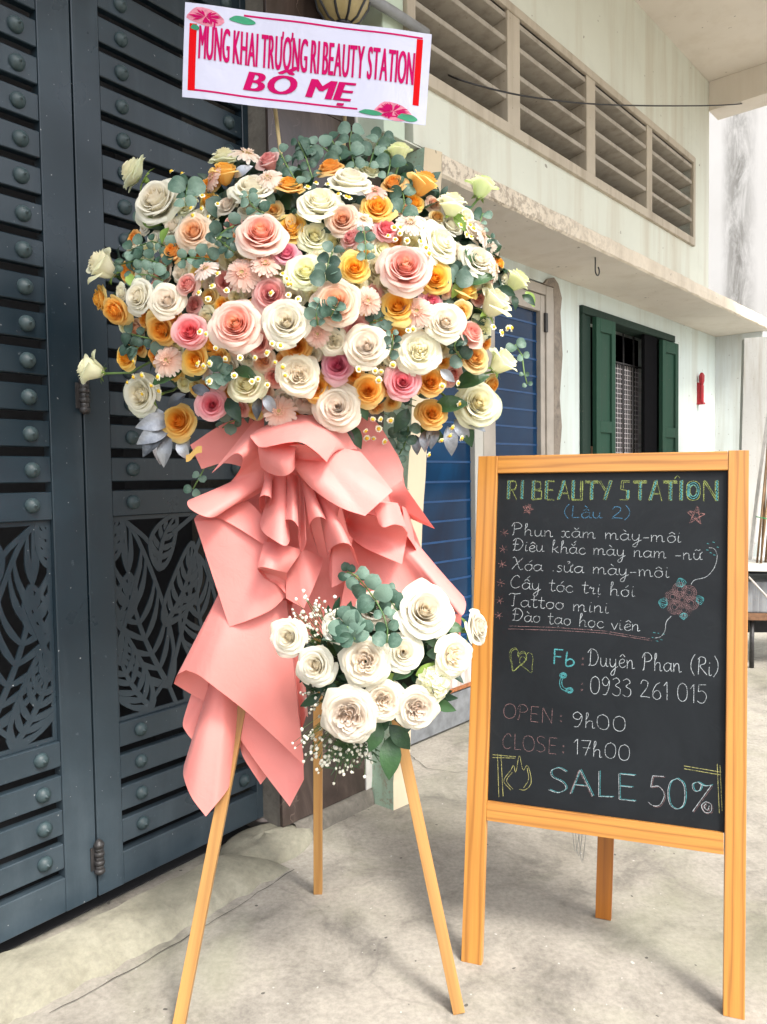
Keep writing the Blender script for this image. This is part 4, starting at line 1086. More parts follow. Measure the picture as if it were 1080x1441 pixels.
for ch in word:
    adv, stems, rest = BLK[ch]; W2 = lambda p: t_a+tdx*tsx*(x+p[0])+tdy*tsy*p[1]
    for (a, b_) in stems:
        wd = .22; q = [a, (a[0]+wd, a[1]), (b_[0]+wd, b_[1]), b_, a]; green.append([W2(p) for p in q])
        z = []; 
        for k in range(13):
            f = k/12; px_ = a[0]+(b_[0]-a[0])*f; py_ = a[1]+(b_[1]-a[1])*f; z.append(W2((px_+(.03 if k % 2 else wd-.03), py_)))
        teal.append(z)
        if ch in 'IOTAUSN': teal.append([p+np.array([.0006, .0013]) for p in z])
    for part in [p for p in rest.split(';') if p.strip()]:
        pts = [tuple(map(float, r.split(','))) for r in part.strip()[1:].split()]
        if part.strip()[0] == '~': pts = catmull(pts)
        green.append([W2(p) for p in pts])
        if ch in 'EBRAUTN' and part.strip()[0] == '|': green.append([W2((p[0]+.03, p[1]-.10)) for p in pts])
    if ch == 'O':
        teal.append([W2((.6+.42*cos(a), 1+.82*sin(a))) for a in np.linspace(0, 2*pi, 20)]); teal.append([W2((.6+.3*cos(a), 1+.6*sin(a))) for a in np.linspace(0, 2*pi, 20)])
    x += adv
green.append([t_a+tdx*tsx*k+tdy*tsy*z for k, z in ((tot-3.35, 2.2), (tot-3.15, 2.55), (tot-2.95, 2.3))])
ribbons(green, .0008, 'chalk_title', CH_G, label='hollow yellow-green block letters')
ribbons(teal, .0009, 'chalk_title', CH_T, label='teal hatching inside the title letters', h=H_CH+.0004)
# marks
def star(cx, cy, r, rot=0, n=5):
    pts = [bpx(cx+r*sin(2*pi*(k*2 % 5)/5+rot), cy-r*cos(2*pi*(k*2 % 5)/5+rot)) for k in range(6)]; return pts
ribbons([star(742, 716, 8, .2), star(743, 715, 7, .5), star(980, 725, 14, .1), star(981, 724, 12, .22)], CW*.8, 'chalk_star', CH_P)
ast = []
for y in (749, 772, 794, 820, 845, 866):
    cx = 709-.035*(y-749)*2
    for k in range(3):
        a = pi*k/3+.3; ast.append([bpx(cx-6*cos(a), y-5.5*sin(a)), bpx(cx+6*cos(a), y+5.5*sin(a))])
ribbons(ast, CW*.75, 'chalk_asterisks', CH_P)
ribbons([[bpx(*p) for p in [(716, 881), (780, 883), (850, 888), (915, 899)]], [bpx(*p) for p in [(714, 885), (780, 887), (850, 891), (918, 902)]]], CW, 'chalk_underline', CH_M)
cm = lambda pts, n=6: [bpx(*p) for p in catmull(pts, n)]
# flower
fl = []; fx, fy = 960, 844
for k in range(6):
    a = 2*pi*k/6+.3; cx, cy = fx+14*cos(a), fy+15*sin(a)
    for r in (10, 8, 6, 3.5): fl.append([bpx(cx+r*cos(b_)*(1.05), cy+r*sin(b_)) for b_ in np.linspace(0, 2*pi, 16)])
for r in (4.5, 3): fl.append([bpx(fx+r*cos(b_), fy+r*sin(b_)) for b_ in np.linspace(0, 2*pi, 12)])
ribbons(fl, CW*.8, 'chalk_flower', CH_M, label='mauve chalk flower')
lf = []
for (tx, ty, bx, by) in ((957, 813, 960, 826), (991, 842, 980, 846), (927, 846, 940, 850), (963, 872, 962, 862)):
    dx_, dy_ = tx-bx, ty-by; px_, py_ = -dy_*.55, dx_*.55
    for s in (1, .6, .25): lf.append(cm([(bx, by), (bx+dx_*.4+px_*s, by+dy_*.4+py_*s), (tx, ty), (bx+dx_*.4-px_*s, by+dy_*.4-py_*s), (bx, by)]))
ribbons(lf, CW*.8, 'chalk_leaves', CH_T)
for q_ in ([(973, 822), (978, 816), (995, 811), (1006, 798), (1010, 782), (1006, 772), (998, 770)], [(945, 867), (938, 875), (936, 888), (930, 896), (922, 898)]): ribbons([cm(q_)], CW*.8, 'chalk_curl', CH_W)
dts = []
for x_, y_ in ((997, 764), (1005, 762), (1011, 769), (1001, 777), (1006, 780), (996, 773), (921, 890), (927, 891), (919, 897), (925, 902), (931, 900), (934, 892)): dts.append([bpx(x_-1.5, y_), bpx(x_+1.5, y_+.8)])
ribbons(dts, CW*1.2, 'chalk_dots', CH_T)
def heart(cx, cy, w, h, r):
    P = [(0, .3), (-.12, .7), (-.45, .9), (-.8, .6), (-.72, .1), (-.35, -.45), (0, -1), (.35, -.45), (.72, .1), (.8, .6), (.45, .9), (.12, .7), (0, .3)]
    return cm([(cx+w*(x_*cos(r)+y_*sin(r)), cy-h*(y_*cos(r)-x_*sin(r))) for x_, y_ in P])
ribbons([heart(726, 929, 15, 17, .35), heart(742, 934, 12, 15, -.45), heart(727, 930, 14, 16, .38)], CW*.8, 'chalk_hearts', CH_G)
ph = [cm([(790, 951), (787, 960), (789, 969), (797, 974)]), cm([(793, 952), (790, 960), (792, 967), (799, 971)])]
for cx, cy in ((792, 951), (801, 972)):
    for r in (5, 3.5, 2): ph.append([bpx(cx+r*cos(b_), cy+r*.8*sin(b_)) for b_ in np.linspace(0, 2*pi, 10)])
ribbons(ph, CW*1.3, 'chalk_phone', CH_T, label='teal chalk telephone receiver')
k_ = [[(699, 1062), (701, 1123)], [(704, 1063), (707, 1122)], [(692, 1063), (725, 1066)], [(692, 1067), (724, 1068)], [(1010, 1076), (1013, 1146)], [(1014, 1078), (1017, 1143)], [(963, 1079), (1016, 1088)], [(963, 1083), (1016, 1092)]]
ribbons([[bpx(*p) for p in l] for l in k_], CW, 'chalk_corner', CH_Y)
ribbons([cm([(718, 1113), (708, 1100), (718, 1085), (722, 1078), (725, 1088), (730, 1064), (735, 1085), (741, 1078), (746, 1092), (746, 1105), (738, 1113), (730, 1112)]), cm([(721, 1112), (712, 1100), (720, 1088)]), cm([(741, 1082), (743, 1098), (736, 1110)])], CW*.9, 'chalk_fire', CH_Y, label='yellow chalk flame')

# =================================================================== FLOWER STAND (easel)
stand = empty('flower_stand', (gnd(255, 1445)+gnd(645, 1425)+gnd(448, 1255))/3, 'tall three-legged easel of pale pine carrying the flowers', 'easel')
fL, fR, fB = gnd(251, 1449), gnd(646, 1424), gnd(448, 1256)
apex = at(443, 330, 1.93)
xr = np.array([1., 0, 0])
def legpt(base, px_, py_, depth): return at(px_, py_, depth)
def through(base, x, y):
    """3-D point seen at pixel x,y on the vertical plane through base and apex"""
    d = apex-base; n_ = np.cross(d, [0, 1., 0]); 
    return d
aL = at(430, 530, 1.86); aR = at(457, 530, 1.86); aB = at(447, 420, 1.98)
plank('front_leg', fL+[0, 0, .0], aL, xr, .026, .020, PALEPINE, stand, w1_=.026)
plank('front_leg', fR+[0, 0, .0], aR, xr, .026, .020, PALEPINE, stand, w1_=.026)
plank('rear_leg', fB, aB, xr, .024, .022, PALEPINE, stand)
plank('cross_brace', aL*.72+fL*.28+[-.01, -.012, 0], aR*.72+fR*.28+[.01, -.012, 0], (0, 0, 1), .026, .014, PALEPINE, stand)
plank('back_board', at(440, 300, 1.93), at(443, 640, 1.86), xr, .05, .016, PALEPINE, stand)
BPOLE = plain('bamboo_pole', (.62, .48, .24), .55, var=.2)
for (x0, y0, x1, y1, b0x, b0y) in ((379, 120, 396, 222, 410, 330), (491, 150, 484, 205, 470, 330)):
    mb = MB(); mb.tube([at(x0-3, y0-60, 1.84), at(x1, y1, 1.86), at(b0x, b0y, 1.88)], .0045, 8); mb.build('banner_pole', BPOLE, stand)

# ------------------------------------------------------------------- banner
ban = empty('congratulation_banner', at(432, 90, 1.80), 'white satin banner with pink lettering and red side bars above the flowers', 'banner')
c_tl, c_tr, c_br, c_bl = at(261, 3, 1.80), at(608, 48, 1.79), at(599, 176, 1.785), at(257, 137, 1.80)
b_n = np.cross(c_tr-c_tl, c_bl-c_tl); b_n /= np.linalg.norm(b_n)
if b_n@(CAM-c_tl) < 0: b_n = -b_n
def BN(u, v, h=0):
    p = (c_tl*(1-u)+c_tr*u)*(1-v)+(c_bl*(1-u)+c_br*u)*v
    return p+b_n*(h+.003*sin(u*9+1)*sin(v*2.5)+.0012*sin(u*17))
mb = MB(); nu, nv = 48, 12
mb.grid([[BN(i/nu, j/nv) for i in range(nu+1)] for j in range(nv+1)])
def m_satin():
    m, nt, b, o = nmat('white_satin'); b.inputs['Base Color'].default_value = (.55, .56, .70, 1)
    b.inputs['Roughness'].default_value = .4; c = coords(nt); bump(nt, b, noise(nt, c, 9, 3, .5, dist=1.), .25, .02); return m
so = mb.build('satin_sheet', m_satin(), ban)
sm = so.modifiers.new('thick', 'SOLIDIFY'); sm.thickness = .0006; sm.offset = 0; sm.use_rim = False
PINKP = plain('magenta_print', (.50, .002, .11), .6, var=.05, spec=.08); REDP = plain('red_print', (.62, .002, .005), .6, var=.05, spec=.08); GRNP = plain('green_print', (.01, .26, .12), .5, var=.3); PALEP = plain('pale_pink_print', (.62, .20, .28), .5, var=.25, scale=90)
def bquad(mb, u0, u1, v0, v1, h):
    n_ = max(2, int((u1-u0)*48)); m_ = max(1, int((v1-v0)*10))
    mb.grid([[BN(u0+(u1-u0)*i/n_, v0+(v1-v0)*j/m_, h) for i in range(n_+1)] for j in range(m_+1)], smooth=False)
mb = MB(); bquad(mb, .022, .052, .22, .925, .0010); bquad(mb, .942, .967, .075, .80, .0010); mb.build('red_bar', REDP, ban)
mb = MB(); bquad(mb, .24, .965, .050, .070, .0009); bquad(mb, .022, .72, .905, .925, .0009); bquad(mb, .75, .945, .945, .96, .0009); mb.build('border_line', PINKP, ban)
def bprint(fan, cu_, cv_, su, sv_, seed, h=.0012):
    rg = random.Random(seed); mb = MB()
    for k in range(26):
        a = rg.uniform(0, 6.28); r0 = rg.uniform(.0, .25); r1 = rg.uniform(.7, 1.); w_ = .10
        P = [(r0*cos(a-w_), r0*sin(a-w_)), (r1*.7*cos(a-w_*1.4), r1*.7*sin(a-w_*1.4)), (r1*cos(a), r1*sin(a)), (r1*.7*cos(a+w_*1.4), r1*.7*sin(a+w_*1.4)), (r0*cos(a+w_), r0*sin(a+w_))]
        mb.add([BN(min(.997, cu_+su*x), min(.99, max(.012, cv_+sv_*y)), h+k*.00002) for x, y in P], [tuple(range(5))])
    return mb
def blob(cu_, cv_, su, sv_, h):
    mb = MB(); P = [BN(cu_+su*cos(a)*(1+.12*sin(3*a)), cv_+sv_*sin(a)*(1+.15*sin(2*a)), h) for a in np.linspace(0, 2*pi, 19)[:-1]]; mb.add(P, [tuple(range(18))]); return mb
for cu_, cv_, s in ((.085, .135, 1), (.865, .90, 1)):
    blob(cu_, cv_, .075, .095, .0011).build('printed_flower', PALEP, ban)
    bprint(0, cu_, cv_, .072, .092, int(cu_*100), .0014).build('printed_petals', PINKP, ban)
for cu_, cv_, a_, b__ in ((.235, .115, .052, .040), (.045, .26, .018, .03), (.775, .94, .047, .028), (.925, .945, .040, .040)):
    blob(cu_, cv_, a_, b__, .0017).build('printed_leaf', GRNP, ban)
def glyph(ch):
    cu = bpy.data.curves.new('t', 'FONT'); cu.body = ch; cu.size = 1; cu.resolution_u = 4
    tmp = bpy.data.objects.new('tmp', cu); COL.objects.link(tmp)
    me = bpy.data.meshes.new_from_object(tmp.evaluated_get(bpy.context.evaluated_depsgraph_get()))
    co = np.empty(len(me.vertices)*3); me.vertices.foreach_get('co', co); co = co.reshape(-1, 3)
    pl = [tuple(p.vertices) for p in me.polygons]; bpy.data.objects.remove(tmp); bpy.data.curves.remove(cu); bpy.data.meshes.remove(me)
    return co[:, :2], pl
_H = glyph('H')[0]; CAPH = _H[:, 1].max()
def quad_stroke(pts, w):
    """thick flat stroke as a list of vertices and faces"""
    P_ = [np.array(p, float) for p in pts]; V = []
    for k in range(len(P_)):
        t = P_[min(k+1, len(P_)-1)]-P_[max(k-1, 0)]; t /= np.linalg.norm(t); nn = np.array([-t[1], t[0]]); V += [P_[k]+nn*w/2, P_[k]-nn*w/2]
    return np.array(V), [(2*k, 2*k+1, 2*k+3, 2*k+2) for k in range(len(P_)-1)]
def banner_text(txt, u0, u1, v0, v1, shear=0, bold=.004, gap=.085):
    """v0, v1 = top and bottom of the capitals"""
    x = 0; parts = []
    for ch in txt:
        if ch == ' ': x += .27; continue
        nf = unicodedata.normalize('NFD', ch); co, pl = glyph(nf[0]); x0, x1 = co[:, 0].min(), co[:, 0].max(); wd = x1-x0
        parts.append((co-[x0, 0]+[x, 0], pl)); xc = x+wd/2; top = CAPH+.07
        for m in nf[1:]:
            if m == '\u031b': q = quad_stroke([(x+wd-.04, CAPH-.06), (x+wd+.05, CAPH-.01), (x+wd+.075, CAPH+.10)], .07)
            elif m == '\u0300': q = quad_stroke([(xc-.13, top+.17), (xc+.05, top)], .075)
            elif m == '\u0302': q = quad_stroke([(xc-.17, top), (xc, top+.14), (xc+.17, top)], .07); top += .06
            elif m == '\u0301': q = quad_stroke([(xc+.08, top+.06), (xc+.24, top+.22)], .07)
            elif m == '\u0323': q = quad_stroke([(xc-.05, -.14), (xc+.05, -.14)], .10)
            parts.append(q)
        x += wd+gap+(.05 if '\u031b' in nf else 0)
    x -= gap
    mb = MB(); K = 5
    for k in range(K):
        du = (k/(K-1)-.5)*bold*2
        for n_, (co, pl) in enumerate(parts):
            mb.add([BN(u0+(u1-u0)*(c[0]+shear*c[1])/(x+shear*CAPH)+du, v1-(v1-v0)*c[1]/CAPH, .0016+.00006*k+.000004*(n_ % 3)) for c in co], pl)
    mb.build('banner_lettering', PINKP, ban)
banner_text('MỪNG KHAI TRƯƠNG RI BEAUTY STATION', .064, .938, .235, .585, bold=.0022, gap=.12)
banner_text('BỐ MẸ', .255, .705, .645, .845, shear=.22, bold=.007, gap=.13)

# ------------------------------------------------------------------- wall lantern
lt = empty('wall_lantern', at(482, 0, 2.45), 'brass lantern with dark ribs and amber glass behind the top of the banner', 'lantern')
lc = at(482, -42, 2.42); R1 = 41*2.42/FPX
prof = [(R1*.25, -R1*1.85), (R1*.55, -R1*1.7), (R1*.86, -R1*1.25), (R1*1.0, -R1*.6), (R1*1.02, 0), (R1*.96, R1*.7)]
AMB = plain('amber_glass', (.34, .27, .13), .12, var=.3, scale=14); LIRON = plain('black_iron', (.02, .02, .022), .4)
mb = MB(); mb.lathe(lc, (0, 0, 1), prof, 24); mb.build('glass_body', AMB, lt)
for k in range(9):
    a = 2*pi*k/9+.2; mb = MB(); mb.tube([lc+np.array([cos(a)*r*1.02, sin(a)*r*1.02, h]) for r, h in prof], .0042, 6); mb.build('rib', LIRON, lt)
mb = MB(); mb.lathe(lc, (0, 0, 1), [(.004, -R1*2.05), (R1*.3, -R1*1.9), (R1*.34, -R1*1.82), (R1*.2, -R1*1.78)], 18); mb.build('bottom_cap', LIRON, lt)
mb = MB(); mb.lathe(lc, (0, 0, 1), [(R1*1.05, R1*.7), (R1*1.15, R1*.8), (R1*.9, R1*1.1), (R1*.4, R1*1.5), (R1*.1, R1*1.9)], 24); mb.build('roof_cap', LIRON, lt)
wq = BF.P(-.60, PT, lc[2]+R1*2.3); mb = MB(); mb.tube([lc+[0, 0, R1*1.85], lc+[0, 0, R1*2.5], (lc+[0, 0, R1*2.7]+wq)/2+[0, 0, .02], wq], .008, 8); mb.build('bracket_arm', LIRON, lt)

# =================================================================== PINK WRAPPING PAPER
ZP = 1.70
paper = empty('wrapping_paper', at(420, 900, ZP), 'coral pink wrapping paper gathered in ruffles and tails below the big bouquet', 'wrapping paper')
def cr1(P, n):
    """resample an open polyline through its points smoothly to n samples"""
    P = [np.array(p, float) for p in P]; m = len(P)
    if m == 2: return [P[0]+(P[1]-P[0])*i/(n-1) for i in range(n)]
    Q = [2*P[0]-P[1]]+P+[2*P[-1]-P[-2]]; out = []
    for i in range(n):
        x = i/(n-1)*(m-1); k = min(int(x), m-2); t = x-k; a, b_, c, d = Q[k:k+4]
        out.append(.5*((2*b_)+(c-a)*t+(2*a-5*b_+4*c-d)*t*t+(3*b_-a-3*c+d)*t**3))
    return out
def sheet(rows, nu=30, nv=16, base=ZP, lift=0.0, wob=.0015, parent=None, name='paper_fold'):
    """smooth sheet of paper through rows of (x px, y px, metres in front of the base depth)"""
    R1 = [cr1([p if len(p) == 3 else tuple(p)+(0,) for p in r], nu) for r in rows]
    cols = [cr1([R1[j][i] for j in range(len(R1))], nv) for i in range(nu)]
    G = [[at(cols[i][j][0], cols[i][j][1], base-lift-cols[i][j][2]) for i in range(nu)] for j in range(nv)]
    mb = MB(); mb.grid(G)
    o = mb.build(name, PAPER, parent or paper)
    md = o.modifiers.new('thickness', 'SOLIDIFY'); md.thickness = .0005; md.offset = 0; md.use_rim = False
    return o
def fan(gather, edge, nu=None, nv=12, bow=.02, **k):
    """pleats: straight ribs from a gathered line to a wavy free edge"""
    n = nu or len(edge)*5
    g = cr1([p if len(p) == 3 else tuple(p)+(0,) for p in gather], n); e = cr1(edge, n); rows = []
    for j in range(nv):
        v = j/(nv-1); rows.append([g[i]*(1-v)+e[i]*v+np.array([0, 0, bow*sin(pi*v)]) for i in range(n)])
    G = [[at(p[0], p[1], ZP-k.get('lift', 0)-p[2]) for p in r] for r in rows]
    mb = MB(); mb.grid(G); o = mb.build('paper_fold', PAPER, paper)
    md = o.modifiers.new('thickness', 'SOLIDIFY'); md.thickness = .0005; md.offset = 0; md.use_rim = False
    return o
def line_(segs, n):
    """polyline of smooth segments joined at sharp corners, resampled to n points; corners stay exact"""
    if not isinstance(segs[0], list): segs = [segs]
    Ls = []
    for sg in segs:
        A = np.array([p if len(p) == 3 else tuple(p)+(0,) for p in sg], float); Ls.append(np.linalg.norm(np.diff(A[:, :2], axis=0), axis=1).sum()+1)
    out = []; tot = sum(Ls); left = n
    for i_, (sg, L) in enumerate(zip(segs, Ls)):
        k = max(3, int(round((n-1)*L/tot))) if i_ < len(segs)-1 else left-1
        q = cr1([p if len(p) == 3 else tuple(p)+(0,) for p in sg], k+1)
        out += q if i_ == 0 else q[1:]
        left = n-len(out)+1
    return out[:n]+[out[-1]]*(n-len(out))
def ruled(a, b_, n=60, nv=10, bow=0.0, arch=0.0):
    """developable-looking piece of paper: straight rulings from line a to line b_"""
    A, Bq = line_(a, n), line_(b_, n)
    G = []
    for j in range(nv):
        v = j/(nv-1)
        G.append([at(*(A[i][:2]*(1-v)+Bq[i][:2]*v), ZP-(A[i][2]*(1-v)+Bq[i][2]*v+bow*sin(pi*v)+arch*sin(pi*i/(n-1))*v)) for i in range(n)])
    mb = MB(); mb.grid(G); o = mb.build('paper_fold', PAPER, paper)
    md = o.modifiers.new('thickness', 'SOLIDIFY'); md.thickness = .0005; md.offset = 0; md.use_rim = False
    return o
# backing sheets
ruled([(268, 626, -.03), (320, 594, -.02), (372, 585, -.02)], [[(284, 660, -.03), (320, 652, -.03), (372, 668, -.03)]], 20)
ruled([(480, 588, .0), (525, 590, -.01), (560, 640, -.02)], [[(492, 640, .02), (534, 712, .01)], [(534, 712, .01), (563, 713, -.01)], [(563, 713, -.01), (568, 660, -.03)]], 40)
ruled([(545, 690, .0), (550, 705, .0), (548, 716, .0)], [[(566, 676, -.01), (574, 690, .03), (612, 744, .02)], [(612, 744, .02), (590, 735, -.01), (560, 722, .01)]], 30)
ruled([(345, 640, -.04), (440, 630, -.04), (566, 660, -.05)], [[(350, 850, -.04), (440, 850, -.05), (590, 800, -.05)]], 20)
ruled([(564, 720, -.02), (572, 716, -.02)], [(582, 782, -.03), (596, 778, -.03)], 8)
# big sheet to the lower right, rolled at its end
ruled([(575, 750, -.01), (560, 748, .0), (535, 740, .01), (510, 735, .01), (500, 740, .01)],
      [[(641, 828, .0), (653, 840, .03)], [(653, 840, .03), (656, 852, .065), (650, 866, .085), (632, 856, .06), (606, 850, .03), (585, 862, .03), (550, 880, .05), (510, 880, .04), (478, 862, .02)]], 90)
ruled([(600, 852, .0), (575, 860, .01), (560, 870, .0)], [(650, 866, .02), (642, 935, .0), (600, 960, .0)], 24)
ruled([(430, 770, -.03), (470, 770, -.04), (505, 780, -.03)], [(410, 860, .0), (450, 900, -.02), (560, 905, -.02)], 20)
# long lower left sheet, its turned back edge and tails
ruled([(402, 846, -.01), (408, 850, -.03), (412, 852, -.04)], [[(428, 1076, -.01), (424, 1030, -.03)], [(424, 1030, -.03), (431, 1008, -.02), (433, 1000, -.05), (424, 900, -.06)]], 30)
ruled([(306, 950, -.05), (290, 962, -.05)], [[(288, 1000, -.05), (275, 1046, -.03)], [(275, 1046, -.03), (262, 1030, -.03), (258, 1015, -.04), (270, 975, -.05)]], 24)
ruled([(335, 990, -.06), (360, 1020, -.06)], [[(338, 1050, -.05), (344, 1068, -.04), (367, 1104, -.04)], [(367, 1104, -.04), (378, 1090, -.06)]], 16)
ruled([(312, 828, .01), (309, 836, .0)], [[(262, 943, .045), (250, 950, .035), (245, 962, .02)], [(245, 962, .02), (268, 976, -.01), (290, 988, -.03)]], 24, arch=-.02)
ruled([(309, 850, -.02), (330, 860, -.02)], [(288, 987, -.03), (345, 995, -.03)], 12)
ruled([(322, 984, -.02), (372, 1010, -.03), (427, 1060, -.03)], [[(334, 1034, -.02), (370, 1085, -.01), (408, 1135, .01)], [(408, 1135, .01), (428, 1097, .0)]], 40)
ruled([(296, 958, -.03), (306, 955, .0), (320, 962, .0), (337, 985, -.03)],
      [[(259, 1078, -.02), (259, 1094, .02), (270, 1122, .05), (290, 1149, .055)], [(290, 1149, .055), (306, 1130, .05), (320, 1112, .02), (326, 1098, -.015)]], 50, nv=12, bow=.01)
ruled([(311, 828, .015), (335, 838, .05), (370, 842, .045), (403, 845, .0)],
      [[(262, 943, .045), (280, 950, .075), (300, 965, .085), (350, 1004, .06), (395, 1045, .045), (428, 1077, .03)]], 60, nv=14, bow=.012)
# left square sheet with a sharp lower corner
ruled([(300, 715, .02), (330, 722, .04), (352, 738, .05), (376, 752, .05), (392, 764, .04), (404, 775, .03)],
      [[(276, 727, .01), (274, 732, .03), (279, 748, .05), (323, 882, .075)], [(323, 882, .075), (352, 872, .085), (382, 858, .07), (402, 840, .045)]], 60, nv=14, bow=.008)
ruled([(276, 726, .012), (300, 726, .05), (330, 740, .07), (373, 767, .075)], [(305, 712, .02), (330, 700, .02), (355, 710, .03), (384, 745, .04)], 30)
# small hanging flaps in the middle
ruled([(403, 770, .04), (425, 772, .06), (455, 785, .03)], [[(403, 842, .06), (428, 856, .085)], [(428, 856, .085), (440, 830, .08), (453, 798, .05)]], 30)
ruled([(363, 799, .115), (385, 797, .12), (404, 805, .09)], [(364, 803, .10), (376, 815, .075), (390, 822, .07), (402, 835, .06)], 30, bow=-.03)
ruled([(372, 762, .07), (395, 765, .08), (426, 774, .06)], [(363, 799, .115), (372, 798, .135), (388, 802, .13), (404, 806, .09)], 34, bow=.012)
# upper left double roll
ruled([(366, 582, .01), (372, 598, .03), (376, 620, .04), (377, 640, .05), (378, 655, .04), (379, 668, .03), (380, 676, .02), (379, 686, .01)],
      [[(298, 666, .06), (311, 655, .08), (326, 641, .115), (336, 638, .13), (342, 646, .115), (336, 664, .06), (318, 684, .035), (290, 697, .03)],
       [(290, 697, .03), (270, 702, .04), (264, 707, .07), (268, 716, .10), (286, 726, .115), (304, 727, .10), (322, 714, .06), (345, 706, .02)]], 110, nv=12, bow=.008)
# centre pleats
ruled([(372, 664, .05), (378, 662, .05), (384, 662, .05), (390, 662, .05), (398, 662, .05), (406, 664, .05), (414, 668, .05), (422, 672, .05), (430, 676, .05)],
      [(374, 726, .02), (366, 714, .07), (366, 700, .125), (374, 697, .145), (382, 702, .13), (377, 716, .08), (367, 733, .06), (370, 748, .10), (386, 760, .15), (402, 768, .155), (408, 757, .11), (398, 738, .065), (400, 732, .11), (412, 732, .155), (420, 742, .14), (420, 756, .08), (424, 776, .07), (431, 764, .11), (430, 740, .08)], 140, nv=12, bow=.004)
ruled([(418, 668, .04), (426, 668, .06), (434, 672, .06), (444, 680, .06), (456, 688, .06), (468, 694, .06), (480, 702, .04)],
      [[(452, 793, .03), (444, 766, .05), (436, 741, .11), (443, 729, .145), (454, 728, .15), (461, 736, .12), (459, 752, .07), (462, 785, .05)],
       [(462, 785, .05), (463, 776, .11), (472, 767, .165), (486, 764, .19), (497, 772, .17), (506, 800, .13)], [(506, 800, .13), (490, 815, .12), (467, 827, .11)], [(467, 827, .11), (463, 805, .05), (464, 785, .02)]], 130, nv=12, bow=.01)
# right loop: inside of a wide roll, its outer face, and the little flap over it
ruled([(486, 730, .02), (494, 720, .07), (510, 722, .10), (540, 730, .115), (562, 738, .11), (574, 750, .08)],
      [(487, 736, .02), (493, 754, .03), (512, 770, .07), (540, 783, .10), (566, 794, .11)], 40, nv=14, bow=-.045)
ruled([(478, 700, .03), (500, 702, .04), (530, 704, .05), (560, 708, .03)], [(486, 732, .04), (494, 721, .08), (512, 721, .11), (540, 729, .12), (562, 737, .115), (575, 750, .08)], 40)
ruled([(566, 712, .03), (575, 718, .0), (578, 730, .0)], [(572, 752, .07), (584, 770, .03), (587, 778, .0)], 14)
ruled([(524, 706, .10), (545, 708, .11), (562, 712, .09)], [(534, 738, .13), (541, 742, .145), (556, 738, .135), (571, 742, .11)], 24)
# big front flap on the right
ruled([(480, 630, .08), (462, 632, .10), (440, 634, .11), (420, 636, .11), (406, 640, .09)],
      [[(508, 636, .08), (530, 662, .105), (553, 691, .13)], [(553, 691, .13), (536, 706, .15), (514, 726, .16)], [(514, 726, .16), (484, 716, .165), (456, 700, .155), (432, 680, .135), (410, 652, .11)]], 80, nv=14, bow=.012)
# curl beneath the top flap and the top flap itself
ruled([(362, 622, .11), (385, 622, .13), (405, 622, .14), (420, 624, .15), (434, 628, .14)],
      [(367, 657, .09), (380, 666, .13), (398, 670, .165), (411, 664, .17), (415, 655, .15), (404, 640, .11), (402, 633, .10)], 60, nv=12, bow=.02)
ruled([(402, 632, .13), (412, 626, .17), (430, 626, .18)], [(404, 642, .12), (425, 646, .14), (462, 650, .16)], 24, bow=-.02)
ruled([[(352, 612, .07), (372, 600, .07), (405, 586, .06), (440, 584, .05), (475, 592, .05), (503, 632, .05)]],
      [[(353, 616, .12), (366, 629, .15), (385, 627, .18), (405, 623, .20), (425, 623, .205), (445, 636, .20), (460, 650, .18)], [(460, 650, .18), (464, 642, .14), (463, 634, .11)]], 80, nv=14, bow=.010)
GOLDR = plain('gold_ribbon', (.55, .34, .10), .35, metal=.6)
mb = MB(); G = []
for j in range(3): G.append([at(262+i*3.2, 640-i*2+j*5+2*sin(i), 1.69) for i in range(8)])
mb.grid(G); mb.build('gold_trim', GOLDR, paper)

